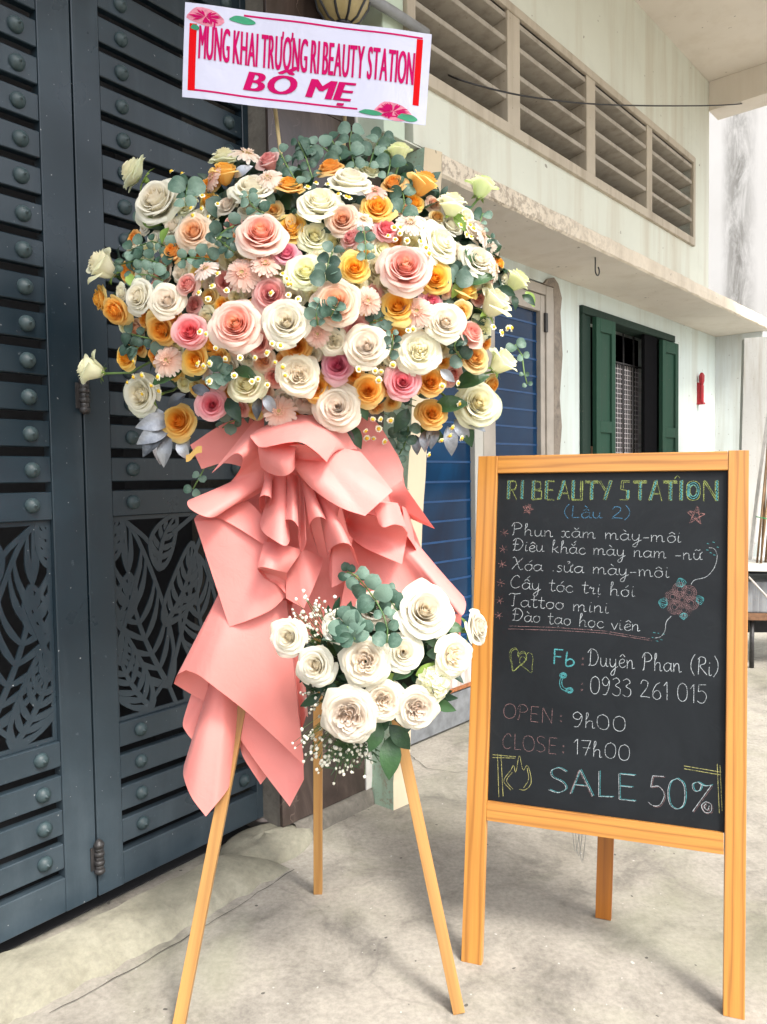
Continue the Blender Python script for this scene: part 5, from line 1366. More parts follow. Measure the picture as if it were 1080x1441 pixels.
# =================================================================== FLOWERS
def rose_mesh(name, seed, kind='full'):
    """petals in a golden-angle spiral; each one a curved sheet with a rolled, slightly pointed lip"""
    rg = random.Random(seed)
    N_ = {'full': 34, 'spray': 25, 'bud': 16, 'garden': 54}[kind]
    V, Fc, T = [], [], []
    for i in range(N_):
        t = i/(N_-1); th0 = i*2.399+rg.uniform(-.25, .25)
        nu, nv = (10, 8) if t > .3 else (8, 6)
        cx_ = cy_ = 0
        if kind == 'bud':
            R_l = .10+.62*t**.9; zl = .78-.34*t**2; z0 = -.62; roll = .03+.26*t**4; hw = 1.5-.45*t; drop = .30*t**4; bulge = 1.12
        elif kind == 'garden':
            R_l = .10+.90*t**.85; zl = .40-.42*t**2.2; z0 = -.30; roll = .02+.10*t**2; hw = 1.05-.40*t; drop = .02+.16*t**3; bulge = 1.02
            if t < .55:
                q = i % 5; k_ = min(1, t*4); cx_, cy_ = .24*cos(q*1.257+.3)*k_, .24*sin(q*1.257+.3)*k_; R_l = .07+.42*t; hw = 1.15; th0 = q*1.257+.3+rg.uniform(-.9, .9)
        elif kind == 'spray':
            R_l = .09+.91*t**.95; zl = .62-.58*t**1.5; z0 = -.45; roll = .02+.16*t**1.5; hw = 1.45-.70*t; drop = .02+.22*t**2; bulge = 1.05
        else:
            R_l = .08+.92*t**1.05; zl = .60-.56*t**1.7; z0 = -.42; roll = .03+.13*t**1.3; hw = 1.55-.85*t; drop = .03+.20*t**1.6; bulge = 1.06
        R_l *= rg.uniform(.95, 1.04); zl += rg.uniform(-.03, .03); tip = rg.uniform(.02, .17)*min(1, t*1.6)**2; tlt = rg.uniform(-.05, .05)*t; rp = rg.uniform(0, 6.28); skew = rg.uniform(-.10, .10); ruf = rg.uniform(.6, 1.3)
        op = t**1.5
        P0 = np.array([.03+.05*t, z0]); P1 = np.array([R_l*(bulge*(1-op)+.70*op), z0+(.25*(1-op)+.02*op)]); P2 = np.array([R_l*(1.0*(1-op)+.86*op)-.02, zl-.12*(1-op)+.10*op]); 
        base = len(V)
        for j in range(nv+1):
            for k in range(nu+1):
                u = -1+2*k/nu; au = abs(u)
                v = (j/nv)**.85*(1-.15*au**2.2+tip*(1-au)**1.5)
                ed = au**1.6
                P3 = np.array([R_l+roll*(1+.9*ed), zl-drop*(.4+1.4*ed)])
                w_ = 1-v
                r, z = w_**3*P0+3*w_*w_*v*P1+3*w_*v*v*P2+v**3*P3
                wid = .55+.50*sin(pi*min(1, .10+v*.60))
                an = th0+u*hw*wid+skew*v
                r += .046*u*(.3+.7*v)*(1-.5*t)
                r *= 1-.06*au*au*(1-t)
                z += (.014+.022*t)*sin(3.2*u+rp)*v**3*ruf
                r += (.006+.018*t)*sin(5.3*u+rp*2)*v**4*ruf
                z += tlt*v*2; V.append((cx_+r*cos(an), cy_+r*sin(an), z)); T.append(min(1, max(0, t*.78+.22*v**3-.12*(1-v))))
        w = nu+1
        for j in range(nv):
            for k in range(nu): Fc.append((base+j*w+k, base+j*w+k+1, base+(j+1)*w+k+1, base+(j+1)*w+k))
    A = np.array(V)
    if kind != 'bud': A /= np.percentile(np.hypot(A[:, 0], A[:, 1]), 98.5)
    me = bpy.data.meshes.new(name); me.from_pydata([tuple(p) for p in A], [], Fc); me.materials.append(None)
    me.polygons.foreach_set('use_smooth', [True]*len(Fc))
    at_ = me.attributes.new('tone', 'FLOAT', 'POINT'); at_.data.foreach_set('value', T); me.update(); return me
ROSE = {k: [rose_mesh('rose', 100*i+s, k) for s in range(n)] for i, (k, n) in enumerate((('full', 4), ('spray', 3), ('bud', 3), ('garden', 3)))}
def gerbera_mesh(seed):
    rg = random.Random(seed); V, Fc, T = [], [], []
    for ring, (n, L, z0, el) in enumerate(((22, 1.0, -.06, .05), (20, .86, .0, .18), (16, .42, .05, .55), (14, .30, .07, .8))):
        for i in range(n):
            an = 2*pi*i/n+ring*.15+rg.uniform(-.06, .06); w_ = (.115 if ring < 2 else .05); l = L*rg.uniform(.9, 1.04); e = el+rg.uniform(-.10, .10); dr = rg.uniform(-.12, .05)
            b0_ = len(V)
            for j in range(5):
                v = j/4; r = .16+(l-.16)*v
                ww = w_*1.15*(.35+.65*sin(pi*min(1, .10+.52*v)))*(1 if v < 1 else .62)
                for u in (-1, 0, 1):
                    x, y = r*cos(e), u*ww; z = z0+r*sin(e)*.6-.22*v*v*(ring < 2)+(.02 if u else -.015)+dr*v*v
                    V.append((x*cos(an)-y*sin(an), x*sin(an)+y*cos(an), z)); T.append(min(1, v if ring < 2 else v*.4))
            for j in range(4):
                for u in range(2): Fc.append((b0_+j*3+u, b0_+j*3+u+1, b0_+(j+1)*3+u+1, b0_+(j+1)*3+u))
    me = bpy.data.meshes.new('gerbera'); me.from_pydata(V, [], Fc); me.materials.append(None)
    me.polygons.foreach_set('use_smooth', [True]*len(Fc))
    at_ = me.attributes.new('tone', 'FLOAT', 'POINT'); at_.data.foreach_set('value', T); me.update(); return me
GERB = [gerbera_mesh(s) for s in range(3)]
mb = MB(); mb.lathe((0, 0, 0), (0, 0, 1), [(.27, -.04), (.28, .06), (.22, .12), (.10, .10), (.02, .07)], 14); GD = mb.mesh('gerbera_disc', [GDISC])
def daisy_mesh(seed):
    rg = random.Random(seed); mb = MB(); n = 11
    for i in range(n):
        an = 2*pi*i/n+rg.uniform(-.1, .1); w_ = .24; l = rg.uniform(.9, 1.05); dz = rg.uniform(-.3, .12)
        pts = []
        for v, ww in ((.25, .45), (.6, 1), (.85, .9), (.95, .4)):
            for u in (-1, 1): x, y = l*v, u*ww*w_; pts.append((x*cos(an)-y*sin(an), x*sin(an)+y*cos(an), dz*v*v))
        mb.add(pts, [(0, 2, 3, 1), (2, 4, 5, 3), (4, 6, 7, 5)], 0)
    mb.lathe((0, 0, -.05), (0, 0, 1), [(.48, 0), (.52, .16), (.42, .38), (.22, .52), (.04, .56)], 12, 1)
    return mb.mesh('chamomile', [WHITEP, YELLOWC])
DAISY = [daisy_mesh(s) for s in range(3)]
mb = MB()   # calyx: five pointed sepals
for i in range(5):
    an = 2*pi*i/5; pts = []
    for v, w_, r, z in ((0, .10, .05, -.62), (.35, .20, .30, -.56), (.7, .13, .52, -.60), (1, .015, .78, -.74)):
        for u in (-1, 1): pts.append((r*cos(an)-u*w_*sin(an), r*sin(an)+u*w_*cos(an), z))
    mb.add(pts, [(0, 2, 3, 1), (2, 4, 5, 3), (4, 6, 7, 5)], 0, True)
mb.lathe((0, 0, -.75), (0, 0, 1), [(.05, -.05), (.13, .02), (.15, .12), (.10, .2)], 10)
CALYX = mb.mesh('calyx', [LIME])
def leaf_grid(kind='round', seed=0):
    rg = random.Random(seed); mb = MB(); G = []
    for j in range(8):
        v = j/7
        if kind == 'round': w_ = .52*sqrt(max(0, 1-(2*v-1)**2))**.9 if 0 < v < 1 else .02; 
        elif kind == 'long': w_ = .19*sin(pi*v**.9)**.8 if 0 < v < 1 else .01
        else: w_ = .26*sin(pi*v**.85)**.9 if 0 < v < 1 else .008
        row = []
        for k in range(5):
            u = -1+k/2
            z = .10*sin(pi*v)*(1 if kind == 'round' else .9)-.10*v*v+.12*abs(u)*w_*2+.015*rg.uniform(-1, 1)
            row.append((u*w_, v, z))
        G.append(row)
    mb.grid(G); return mb.mesh('leaf', [None] if False else [EUC])
LEAF = {'round': [leaf_grid('round', s) for s in range(3)], 'pointed': [leaf_grid('pointed', s) for s in range(3)], 'long': [leaf_grid('long', s) for s in range(2)]}
Rm = Vector(rt); Um = Vector(up); Fm = Vector(fw)
def axis_mat(p, zdir, spin, s):
    z = Vector(zdir).normalized(); h = Vector((0, 0, 1)) if abs(z.z) < .95 else Vector((1, 0, 0)); x = h.cross(z).normalized(); y = z.cross(x)
    M = Matrix(((x.x, y.x, z.x, 0), (x.y, y.y, z.y, 0), (x.z, y.z, z.z, 0), (0, 0, 0, 1)))
    sc = Matrix.Diagonal((s, s, s, 1)) if not hasattr(s, '__len__') else Matrix.Diagonal((s[0], s[1], s[2], 1))
    return Matrix.Translation(Vector(p)) @ M @ Matrix.Rotation(spin, 4, 'Z') @ sc
class Bouquet:
    def __init__(b, cx, cy, rx, ry, Z0, dep): b.c = (cx, cy); b.r = (rx, ry); b.Z0 = Z0; b.dep = dep
    def q(b, x, y):
        dx, dy = (x-b.c[0])/b.r[0], (y-b.c[1])/b.r[1]; return dx, dy, min(.97, dx*dx+dy*dy)
    def depth(b, x, y): return b.Z0-b.dep*sqrt(1-b.q(x, y)[2])
    def normal(b, x, y, tilt=1.0):
        dx, dy, q = b.q(x, y); f_ = sqrt(1-q)+.40
        return (Rm*dx*1.05*tilt-Um*dy*.95*tilt-Fm*f_).normalized()
BIG = Bouquet(435, 402, 318, 228, 1.80, .27)
SML = Bouquet(535, 935, 165, 130, 1.60, .13)
CNAME = {'W': 'cream white rose', 'B': 'blush white rose', 'C': 'greenish cream rose', 'P': 'large peach pink rose', 'A': 'apricot blush rose', 'K': 'bright pink rose', 'D': 'dusty pink rose', 'Y': 'orange yellow rose', 'L': 'pale yellow rose', 'G': 'lime green rosebud'}
def rose(bq, par, x, y, r, col, kind='full', back=0.0, tilt=1.0, dirn=None, spin=None, calyx=False):
    d = bq.depth(x, y)+back*1.3-.012; p = at(x, y, d); rw = r*d/FPX*(1.06 if bq is BIG else 1.03)
    n_ = bq.normal(x, y, tilt)
    n_ = (n_+Rm*rnd(-.16, .16)+Um*rnd(-.14, .20)).normalized()
    if dirn is not None: n_ = (Rm*dirn[0]+Um*dirn[1]-Fm*dirn[2]).normalized()
    sc = rw*rnd(.97, 1.05)*(1.12 if kind == 'bud' else 1)
    me = ROSE[kind][random.randrange(len(ROSE[kind]))]
    o = link('rose', me, par, axis_mat(p, n_, rnd(0, 6.28), sc), label=CNAME[col], mat=PM[col])
    if calyx:
        link('calyx', CALYX, o, axis_mat(p, n_, rnd(0, 6), rw))
        c = np.array(at(bq.c[0], bq.c[1], bq.Z0)); nv_ = np.array(n_); p1 = p-nv_*rw*.7; mb = MB()
        q = p1+(c-p1)*.55; mb.tube([p1, p1-nv_*rw*.9+(q-p1)*.1, q], .0028, 6); mb.build('stem', STEM, o)
    return o
def gerb(bq, par, x, y, r, col='R', back=-.012, dirn=None):
    d = bq.depth(x, y)+back-.02; p = at(x, y, d); rw = r*d/FPX*1.15; n_ = (bq.normal(x, y)+Rm*rnd(-.25, .25)+Um*rnd(-.1, .35)).normalized()
    if dirn is not None: n_ = (Rm*dirn[0]+Um*dirn[1]-Fm*dirn[2]).normalized()
    M = axis_mat(p, n_, rnd(0, 6), rw); o = link('gerbera', GERB[random.randrange(3)], par, M, label='blush pink gerbera', mat=PM[col]); link('flower_disc', GD, o, M); return o
def daisy(bq, par, x, y, r=4.8, front=.058):
    d = bq.depth(x, y)-front-rnd(0, .012); p = at(x, y, d); n_ = (bq.normal(x, y)+Rm*rnd(-.5, .5)+Um*rnd(-.25, .6)).normalized()
    return link('chamomile', DAISY[random.randrange(3)], par, axis_mat(p, n_, rnd(0, 6), r*d/FPX))
def leafm(par, p, along, face, L, kind, mat, name='leaf', wscale=1.0):
    y = Vector(along).normalized(); z = Vector(face); z = (z-y*z.dot(y)).normalized(); x = y.cross(z)
    M = Matrix(((x.x*L*wscale, y.x*L, z.x*L, p[0]), (x.y*L*wscale, y.y*L, z.y*L, p[1]), (x.z*L*wscale, y.z*L, z.z*L, p[2]), (0, 0, 0, 1)))
    return link(name, random.choice(LEAF[kind]), par, M, mat=mat)
def sprig(bq, par, pts, n, r, mat=EUC, front=.03, kind='round', name='eucalyptus_sprig', spread=1.0, label=None):
    """stem through pixel points with paired round leaves"""
    P = cr1([tuple(p)+(0,) for p in pts], max(4, n)); W = []
    for x, y, _ in P: W.append(at(x, y, bq.depth(x, y)-front))
    mb = MB(); mb.tube(W, .0016, 5); st = mb.build(name, STEM, par, label=label)
    for i in range(len(W)):
        t = Vector(W[min(i+1, len(W)-1)]-W[max(i-1, 0)]).normalized(); L = r*1.75*ZP/FPX*rnd(.5, 1.2)*(1-.35*i/len(W))
        for sd in (-1, 1):
            side = t.cross(Fm).normalized()*sd*spread; al = (side+t*rnd(.1, .7)-Fm*rnd(-.1, .5)).normalized()
            face = (-Fm+Um*rnd(-.3, .7)+Rm*rnd(-.5, .5)+side*rnd(-.4, .2)).normalized()
            leafm(st, W[i]+np.array(al)*.002, al, face, L, kind, mat)
    return st
base_pt = at(435, 520, 1.82)
big = empty('large_flower_arrangement', base_pt, 'huge dome of cream, peach, pink and orange roses with gerberas and eucalyptus', 'flower arrangement')
# inner foam and dark filling leaves
mb = MB(); prof = []
Gs = []
cB = at(435, 405, 1.84)
for j in range(13):
    el = -pi/2+pi*j/12; Gs.append([cB+np.array(Rm)*.36*cos(el)*cos(a)+np.array(Um)*.225*sin(el)-np.array(Fm)*.16*cos(el)*sin(a) for a in np.linspace(0, 2*pi, 25)])
mb.grid(Gs); mb.build('flower_foam', plain('dark_moss_foam', (.012, .022, .010), .95, var=.5), big)
def filler(bq, par, n, rx, ry, mats, seed, L0, L1, back=.03, kinds=('pointed', 'round')):
    rg = random.Random(seed)
    for mi_, mt in enumerate(mats):
        mb = MB()
        for _ in range(n):
            a = rg.uniform(0, 2*pi); q = sqrt(rg.uniform(0, 1)); x, y = bq.c[0]+rx*q*cos(a), bq.c[1]+ry*q*sin(a)
            p = at(x, y, bq.depth(x, y)+back+rg.uniform(-.02, .06)); L = rg.uniform(L0, L1)
            nn = bq.normal(x, y); yv = (Rm*cos(a)*q+Um*-sin(a)*q*1.0-Fm*rg.uniform(.0, .9)+Rm*rg.uniform(-.8, .8)+Um*rg.uniform(-.8, .8)).normalized()
            z = (nn+Rm*rg.uniform(-.6, .6)+Um*rg.uniform(-.6, .6)); z = (z-yv*z.dot(yv)).normalized(); xv = yv.cross(z)
            me = rg.choice(LEAF[rg.choice(kinds)])
            vs = [Vector(p)+xv*v.co.x*L+yv*v.co.y*L+z*v.co.z*L for v in me.vertices]
            mb.add(vs, [tuple(q_.vertices) for q_ in me.polygons], 0, True)
        mb.build('foliage', mt, par, kind='stuff')
filler(BIG, big, 420, 262, 180, (GREEN, EUCD), 4, .026, .048, back=.055)
F_ = 'full'; S_ = 'spray'; B_d = 'bud'; GA = 'garden'
ROSES = [
 (188, 243, 27, 'C', S_, 0, (-.9, .5, .35), 1), (222, 284, 35, 'W', F_, 0, (-.35, .35, 1), 1), (317, 222, 23, 'C', F_, .03, (-.1, .9, .5), 0), (317, 247, 18, 'Y', B_d, .0, (.1, .9, .6), 0),
 (380, 230, 15, 'D', B_d, 0, None, 0), (355, 268, 31, 'W', F_, 0, (-.05, .75, .8), 0), (408, 262, 20, 'Y', S_, 0, (.1, .8, .7), 0), (450, 287, 31, 'W', F_, -.01, (0, .6, 1), 0), (367, 330, 35, 'P', F_, -.02, (.05, .35, 1), 0),
 (412, 322, 24, 'Y', S_, .02, None, 0), (273, 327, 25, 'A', F_, 0, (-.15, .1, 1), 0), (247, 357, 16, 'Y', B_d, .02, None, 0), (402, 357, 20, 'K', S_, .0, (.1, .4, 1), 0), (430, 383, 28, 'C', F_, -.01, (0, .3, 1), 0),
 (442, 333, 25, 'C', F_, .02, None, 0), (327, 365, 24, 'C', S_, .03, None, 0), (267, 402, 15, 'D', B_d, .0, (-.4, .1, 1), 0), (381, 414, 24, 'D', S_, .0, (.1, 0, 1), 0), (148, 376, 24, 'C', B_d, 0, (-.75, .55, .55), 1),
 (143, 421, 19, 'Y', S_, .02, (-.9, -.2, .5), 0), (163, 437, 21, 'Y', S_, -.01, (-.4, -.55, .8), 0), (197, 418, 25, 'W', F_, 0, (-.5, 0, 1), 1), (235, 423, 24, 'B', F_, -.015, (.0, .1, 1), 0), (228, 464, 23, 'Y', S_, .0, (-.3, -.5, 1), 0), (243, 446, 19, 'Y', S_, .01, None, 0),
 (267, 467, 25, 'K', S_, -.01, (0, .1, 1), 0), (333, 458, 35, 'P', F_, -.02, (-.05, .1, 1), 0), (362, 438, 20, 'Y', S_, .02, None, 0), (403, 454, 32, 'W', F_, -.02, (0, .1, 1), 0), (364, 482, 20, 'D', S_, .01, None, 0), (292, 447, 16, 'C', S_, .02, None, 0),
 (417, 488, 22, 'Y', S_, .015, None, 0), (178, 503, 18, 'Y', S_, 0, (-.5, -.1, .9), 0), (131, 521, 21, 'C', B_d, 0, (-.95, .25, .3), 1), (224, 498, 20, 'Y', S_, .01, None, 0), (275, 507, 21, 'Y', S_, 0, None, 0), (200, 556, 28, 'W', F_, 0, (-.45, -.1, 1), 1),
 (347, 541, 27, 'C', S_, 0, (-.1, .3, 1), 0), (298, 570, 22, 'K', F_, -.015, (.05, .1, 1), 0), (252, 593, 26, 'Y', S_, -.01, (-.2, .1, 1), 0), (387, 530, 18, 'D', S_, .02, None, 0), (420, 527, 29, 'B', GA, -.01, (.1, .1, 1), 0), (446, 545, 22, 'Y', S_, .01, (-.1, .1, 1), 0),
 (465, 237, 20, 'Y', S_, 0, (-.2, .8, .6), 0), (493, 257, 31, 'W', F_, -.01, (.1, .9, .7), 0), (555, 263, 16, 'Y', B_d, .01, (-.2, .5, .8), 0), (595, 261, 21, 'Y', B_d, 0, (.45, .85, .25), 0), (562, 218, 17, 'G', B_d, 0, (.05, 1, .2), 1), (531, 293, 22, 'Y', S_, 0, (.05, .3, 1), 0),
 (482, 310, 22, 'A', F_, -.01, (-.1, .1, 1), 0), (543, 323, 18, 'K', S_, .01, None, 0), (498, 338, 16, 'D', B_d, .0, (-.5, .3, .8), 0), (618, 342, 30, 'W', F_, 0, (.75, .35, .9), 0), (570, 378, 37, 'P', F_, -.025, (.05, .25, 1), 0), (530, 378, 23, 'C', S_, .03, None, 0),
 (499, 377, 21, 'Y', S_, -.01, (.1, .1, 1), 0), (612, 391, 24, 'Y', S_, .01, (.2, 0, 1), 0), (636, 291, 20, 'C', B_d, 0, (.15, .95, .4), 1), (678, 266, 19, 'G', B_d, 0, (.35, .95, .25), 1), (669, 325, 22, 'B', S_, .02, (.6, .5, .6), 0), (672, 367, 25, 'W', F_, 0, (.35, .35, 1), 1),
 (726, 397, 17, 'G', B_d, 0, (.6, .75, .3), 1), (652, 413, 17, 'Y', B_d, .02, (.3, .6, .6), 0), (694, 430, 24, 'C', B_d, 0, (.6, .75, .5), 1), (473, 427, 33, 'A', F_, -.02, (.05, .1, 1), 0), (560, 431, 24, 'Y', S_, .0, (-.1, .2, 1), 0), (627, 453, 28, 'B', F_, -.02, (.05, .15, 1), 0),
 (607, 424, 17, 'K', S_, .02, None, 0), (650, 438, 15, 'L', S_, .0, None, 0), (659, 472, 18, 'D', B_d, .0, (.5, .3, .8), 0), (501, 462, 19, 'D', S_, .01, None, 0), (470, 480, 19, 'W', GA, .0, None, 0), (516, 487, 31, 'B', F_, -.02, (-.05, .1, 1), 0),
 (553, 497, 18, 'C', S_, .02, None, 0), (591, 494, 30, 'W', GA, -.01, (.1, .1, 1), 0), (475, 514, 22, 'K', S_, .01, (-.1, .1, 1), 0), (667, 504, 21, 'L', S_, -.01, (.3, .2, 1), 0), (705, 512, 21, 'C', B_d, 0, (.7, .65, .35), 1), (518, 549, 22, 'Y', S_, 0, (0, .05, 1), 0), (606, 537, 21, 'Y', S_, .0, (.1, .15, 1), 0),
 (567, 538, 24, 'K', F_, -.015, (0, .1, 1), 0), (475, 573, 31, 'B', F_, -.02, (-.05, 0, 1), 0), (608, 582, 21, 'Y', F_, -.01, (0, .25, 1), 0), (672, 568, 32, 'C', F_, -.01, (.25, .1, 1), 1), (690, 540, 12, 'Y', B_d, .02, None, 0),
 (447, 470, 17, 'A', GA, .01, None, 0), (590, 318, 16, 'B', GA, .02, None, 0), (520, 240, 16, 'C', S_, .03, None, 0), (300, 300, 16, 'C', S_, .04, None, 0), (640, 380, 16, 'C', S_, .04, None, 0), (540, 460, 16, 'Y', S_, .03, None, 0),
]
rgf = random.Random(31); have = [(q[0], q[1], q[2]) for q in ROSES]
for _ in range(3000):
    a, q = rgf.uniform(0, 6.283), sqrt(rgf.random()); x, y = 435+272*q*cos(a), 408+178*q*sin(a); r = rgf.uniform(12, 19)
    if y < 300-abs(x-435)*.1 and x > 385: continue
    if all((x-hx)**2+(y-hy)**2 > (.62*(r+hr))**2 for hx, hy, hr in have):
        have.append((x, y, r)); ROSES.append((x, y, r, rgf.choice('WWCCBBAYYLD'), rgf.choice((S_, S_, GA, F_)), .025, None, 0))
for (x, y, r, c, k, bk_, dn, ca) in ROSES: rose(BIG, big, x, y, r, c, k, bk_, 1.0, dn, calyx=bool(ca))
for (x, y, r, c, dn) in [(348, 216, 24, 'S', (.2, .85, .5)), (298, 250, 17, 'R', (-.8, .3, .6)), (377, 250, 19, 'S', None), (289, 377, 18, 'S', (-.3, .6, .7)), (341, 384, 23, 'R', (0, .2, 1)), (374, 370, 19, 'R', (.2, .5, .8)), (447, 470, 17, 'R', None),
    (235, 507, 21, 'R', (-.2, .1, 1)), (393, 579, 22, 'R', (0, .15, 1)), (528, 268, 16, 'R', (.1, .6, .8)), (512, 308, 15, 'S', None), (578, 312, 19, 'S', (.1, .5, .9)), (698, 378, 17, 'S', (.9, .1, .3)), (518, 423, 19, 'R', (.2, 0, 1)), (587, 438, 21, 'R', (-.1, .1, 1)), (680, 330, 16, 'S', (.8, .3, .4))]:
    gerb(BIG, big, x, y, r, c, dirn=dn)
dz = []
for (x, y) in [(555, 315), (620, 350), (552, 372), (508, 370), (515, 400), (580, 405), (620, 645), (597, 697), (540, 725), (578, 752), (657, 715), (845, 727), (895, 645), (912, 665), (930, 690), (918, 735), (962, 752), (425, 215), (470, 222), (1000, 280)]: dz.append((100+x/3, 170+y/3))
for (x, y) in [(540, 35), (580, 62), (600, 10), (545, 200), (570, 210), (612, 270), (652, 315), (715, 310), (778, 310), (828, 290), (850, 250), (885, 258), (862, 330), (895, 350), (690, 385), (765, 410), (790, 400), (830, 425), (905, 385), (585, 410), (535, 335), (560, 345), (585, 335), (300, 385), (367, 392), (340, 428), (302, 463), (372, 450), (265, 392), (265, 325), (240, 415)]: dz.append((100+x/3, 400+y/3))
for (x, y) in [(100, 280), (135, 262), (185, 268), (230, 310), (262, 320), (275, 325), (490, 450), (465, 450), (490, 475), (520, 505), (440, 485), (470, 500), (577, 510), (600, 535), (612, 560), (18, 690), (20, 735), (60, 752), (760, 415), (785, 440), (745, 440), (800, 455), (770, 480), (790, 490)]: dz.append((400+x/3, 170+y/3))
for (x, y) in [(315, 358), (385, 365), (410, 370), (400, 405), (460, 340), (525, 195), (545, 190), (885, 180), (920, 205), (945, 185), (960, 185), (735, 418), (665, 660), (700, 640), (710, 605), (750, 650), (350, 650), (378, 652), (345, 620), (408, 570), (375, 570), (400, 610), (450, 575), (425, 665), (612, 720), (668, 430), (740, 505)]: dz.append((400+x/3, 400+y/3))
for k, (x, y) in enumerate(dz):
    o = daisy(BIG, big, x, y, rnd(4.2, 5.8))
    if True:
        w_ = np.array(o.matrix_local.translation)+np.array(base_pt); c_ = np.array(at((x*3+435)/4, (y*3+402)/4+12, BIG.depth(x, y)+.02))
        mb = MB(); mb.tube([w_+np.array(Fm)*.002, (w_+c_)/2+np.array([rnd(-.006, .006), 0, -.006]), c_], .0009, 4, caps=False); mb.build('flower_stalk', STEM, o)
# eucalyptus and other sprays
for pts, n, r, mt, fr in [
    ([(262, 290), (262, 272), (266, 258)], 2, 15, EUC, .05), ([(235, 375), (205, 365), (170, 372)], 6, 9, EUC, .0), ([(240, 350), (215, 340), (185, 352)], 5, 10, EUC, .0), ([(230, 395), (205, 385), (185, 392)], 4, 8, EUC, .0),
    ([(372, 300), (355, 290), (350, 275)], 3, 11, EUC, .04), ([(420, 260), (405, 235), (395, 215)], 4, 10, EUC, .02), ([(440, 250), (430, 220), (420, 200)], 5, 11, EUC, .0), ([(470, 220), (450, 205), (435, 208)], 4, 10, EUC, .0),
    ([(500, 235), (492, 208), (495, 185)], 4, 14, EUC, .0), ([(520, 235), (528, 208), (538, 192)], 4, 12, EUC, .0), ([(545, 250), (550, 225), (545, 205)], 4, 12, EUC, .0), ([(480, 225), (470, 200), (462, 198)], 3, 10, EUC, .0), ([(565, 300), (570, 280), (560, 262)], 4, 11, EUC, .01),
    ([(460, 395), (460, 378), (468, 355)], 3, 14, EUCD, .05), ([(515, 365), (515, 345), (512, 325)], 3, 10, EUC, .04), ([(448, 458), (445, 440), (450, 428)], 3, 10, EUC, .05), ([(465, 446), (470, 436), (474, 430)], 2, 9, EUC, .06),
    ([(230, 480), (205, 475), (185, 470)], 3, 14, EUCD, .0), ([(195, 490), (188, 488), (184, 486)], 2, 11, EUCD, .0), ([(300, 525), (315, 528), (325, 525)], 2, 13, EUC, .03), ([(335, 590), (315, 600), (302, 625), (290, 655), (272, 688)], 8, 9, EUC, .0),
    ([(560, 585), (562, 605), (560, 625), (548, 650), (540, 658)], 5, 12, EUC, .01), ([(575, 600), (572, 620), (562, 640)], 4, 11, EUC, .02), ([(725, 485), (735, 500), (738, 525), (742, 540)], 4, 8, EUC, .0), ([(650, 505), (640, 490), (642, 480)], 3, 12, EUCD, .02),
    ([(548, 500), (553, 485), (552, 470)], 3, 10, EUCD, .05), ([(680, 300), (675, 320), (690, 335)], 3, 7, EUC, .0), ([(640, 398), (645, 385), (650, 378)], 2, 13, EUCD, .0), ([(330, 355), (318, 345), (305, 335)], 3, 9, EUCD, .03), ([(255, 365), (275, 362), (295, 365)], 4, 11, EUC, .01),
    ([(302, 340), (315, 325), (330, 318)], 3, 11, EUCD, .03), ([(520, 455), (535, 450), (545, 445)], 3, 11, EUCD, .01), ([(625, 480), (640, 470), (652, 465)], 2, 9, EUCD, .0), ([(465, 455), (480, 450), (490, 445)], 2, 9, EUCD, .0)]:
    sprig(BIG, big, pts, n, r, mt, fr, label='dark green eucalyptus sprig' if mt is EUCD else None)
def single(bq, par, x, y, ang, L, kind, mat, front=.01, name='leaf', ws=1.0, label=None):
    p = at(x, y, bq.depth(x, y)-front); a = radians(ang)
    L *= .86; al = (Rm*cos(a)-Um*sin(a)-Fm*rnd(-.15, .35)).normalized(); fc = (-Fm+Um*rnd(-.1, .6)+Rm*rnd(-.4, .4)).normalized()
    o = leafm(par, p, al, fc, L*ZP/FPX, kind, mat, name, ws)
    if label: o['label'] = label
    return o
# silver leaves: start pixel, screen angle (0 = right, 90 = down), length px
for x, y, a, L in [(242, 590, 165, 60), (240, 600, 150, 62), (232, 605, 128, 58), (238, 612, 100, 55), (225, 610, 88, 52), (250, 620, 60, 38), (262, 610, 85, 34), (236, 585, 175, 50), (270, 545, 20, 36), (285, 535, -30, 34), (262, 555, 150, 38),
    (485, 600, 75, 42), (478, 605, 110, 40), (630, 600, 80, 50), (612, 598, 100, 42), (640, 590, 55, 44), (648, 585, 30, 50), (655, 570, 45, 40), (600, 605, 95, 38), (585, 612, 85, 34), (372, 555, 60, 36), (366, 560, 100, 34), (620, 520, 40, 30)]:
    single(BIG, big, x, y, a, L, 'pointed', SILVER, .012, 'silver_leaf')
for x, y, a, L, mt in [(480, 590, 150, 46, GREEN), (490, 598, 60, 44, GREEN), (590, 600, 30, 52, GREEN), (610, 575, -10, 60, GREEN), (575, 575, 120, 46, GREEN), (640, 545, -20, 60, GREEN), (260, 520, 160, 60, GREEN), (320, 560, 60, 46, GREEN), (330, 520, 20, 40, GREEN), (735, 415, 40, 28, GREEN), (722, 415, 80, 26, GREEN),
    (200, 310, 20, 34, LIME), (238, 320, 110, 30, LIME), (305, 335, 20, 34, LIME), (660, 400, -20, 44, GREEN), (640, 300, 60, 34, LIME), (655, 350, 60, 38, GREEN), (330, 250, -30, 34, SILVER), (410, 300, 90, 32, GOLDLEAF), (428, 300, 60, 30, GREEN), (650, 590, 70, 50, GREEN), (180, 385, 60, 30, LIME), (700, 405, 20, 32, GREEN), (500, 560, 60, 40, GREEN), (380, 270, 80, 26, EUC), (655, 395, 130, 34, LIME), (740, 410, 60, 30, LIME)]:
    single(BIG, big, x, y, a, L, 'pointed', mt, .005)

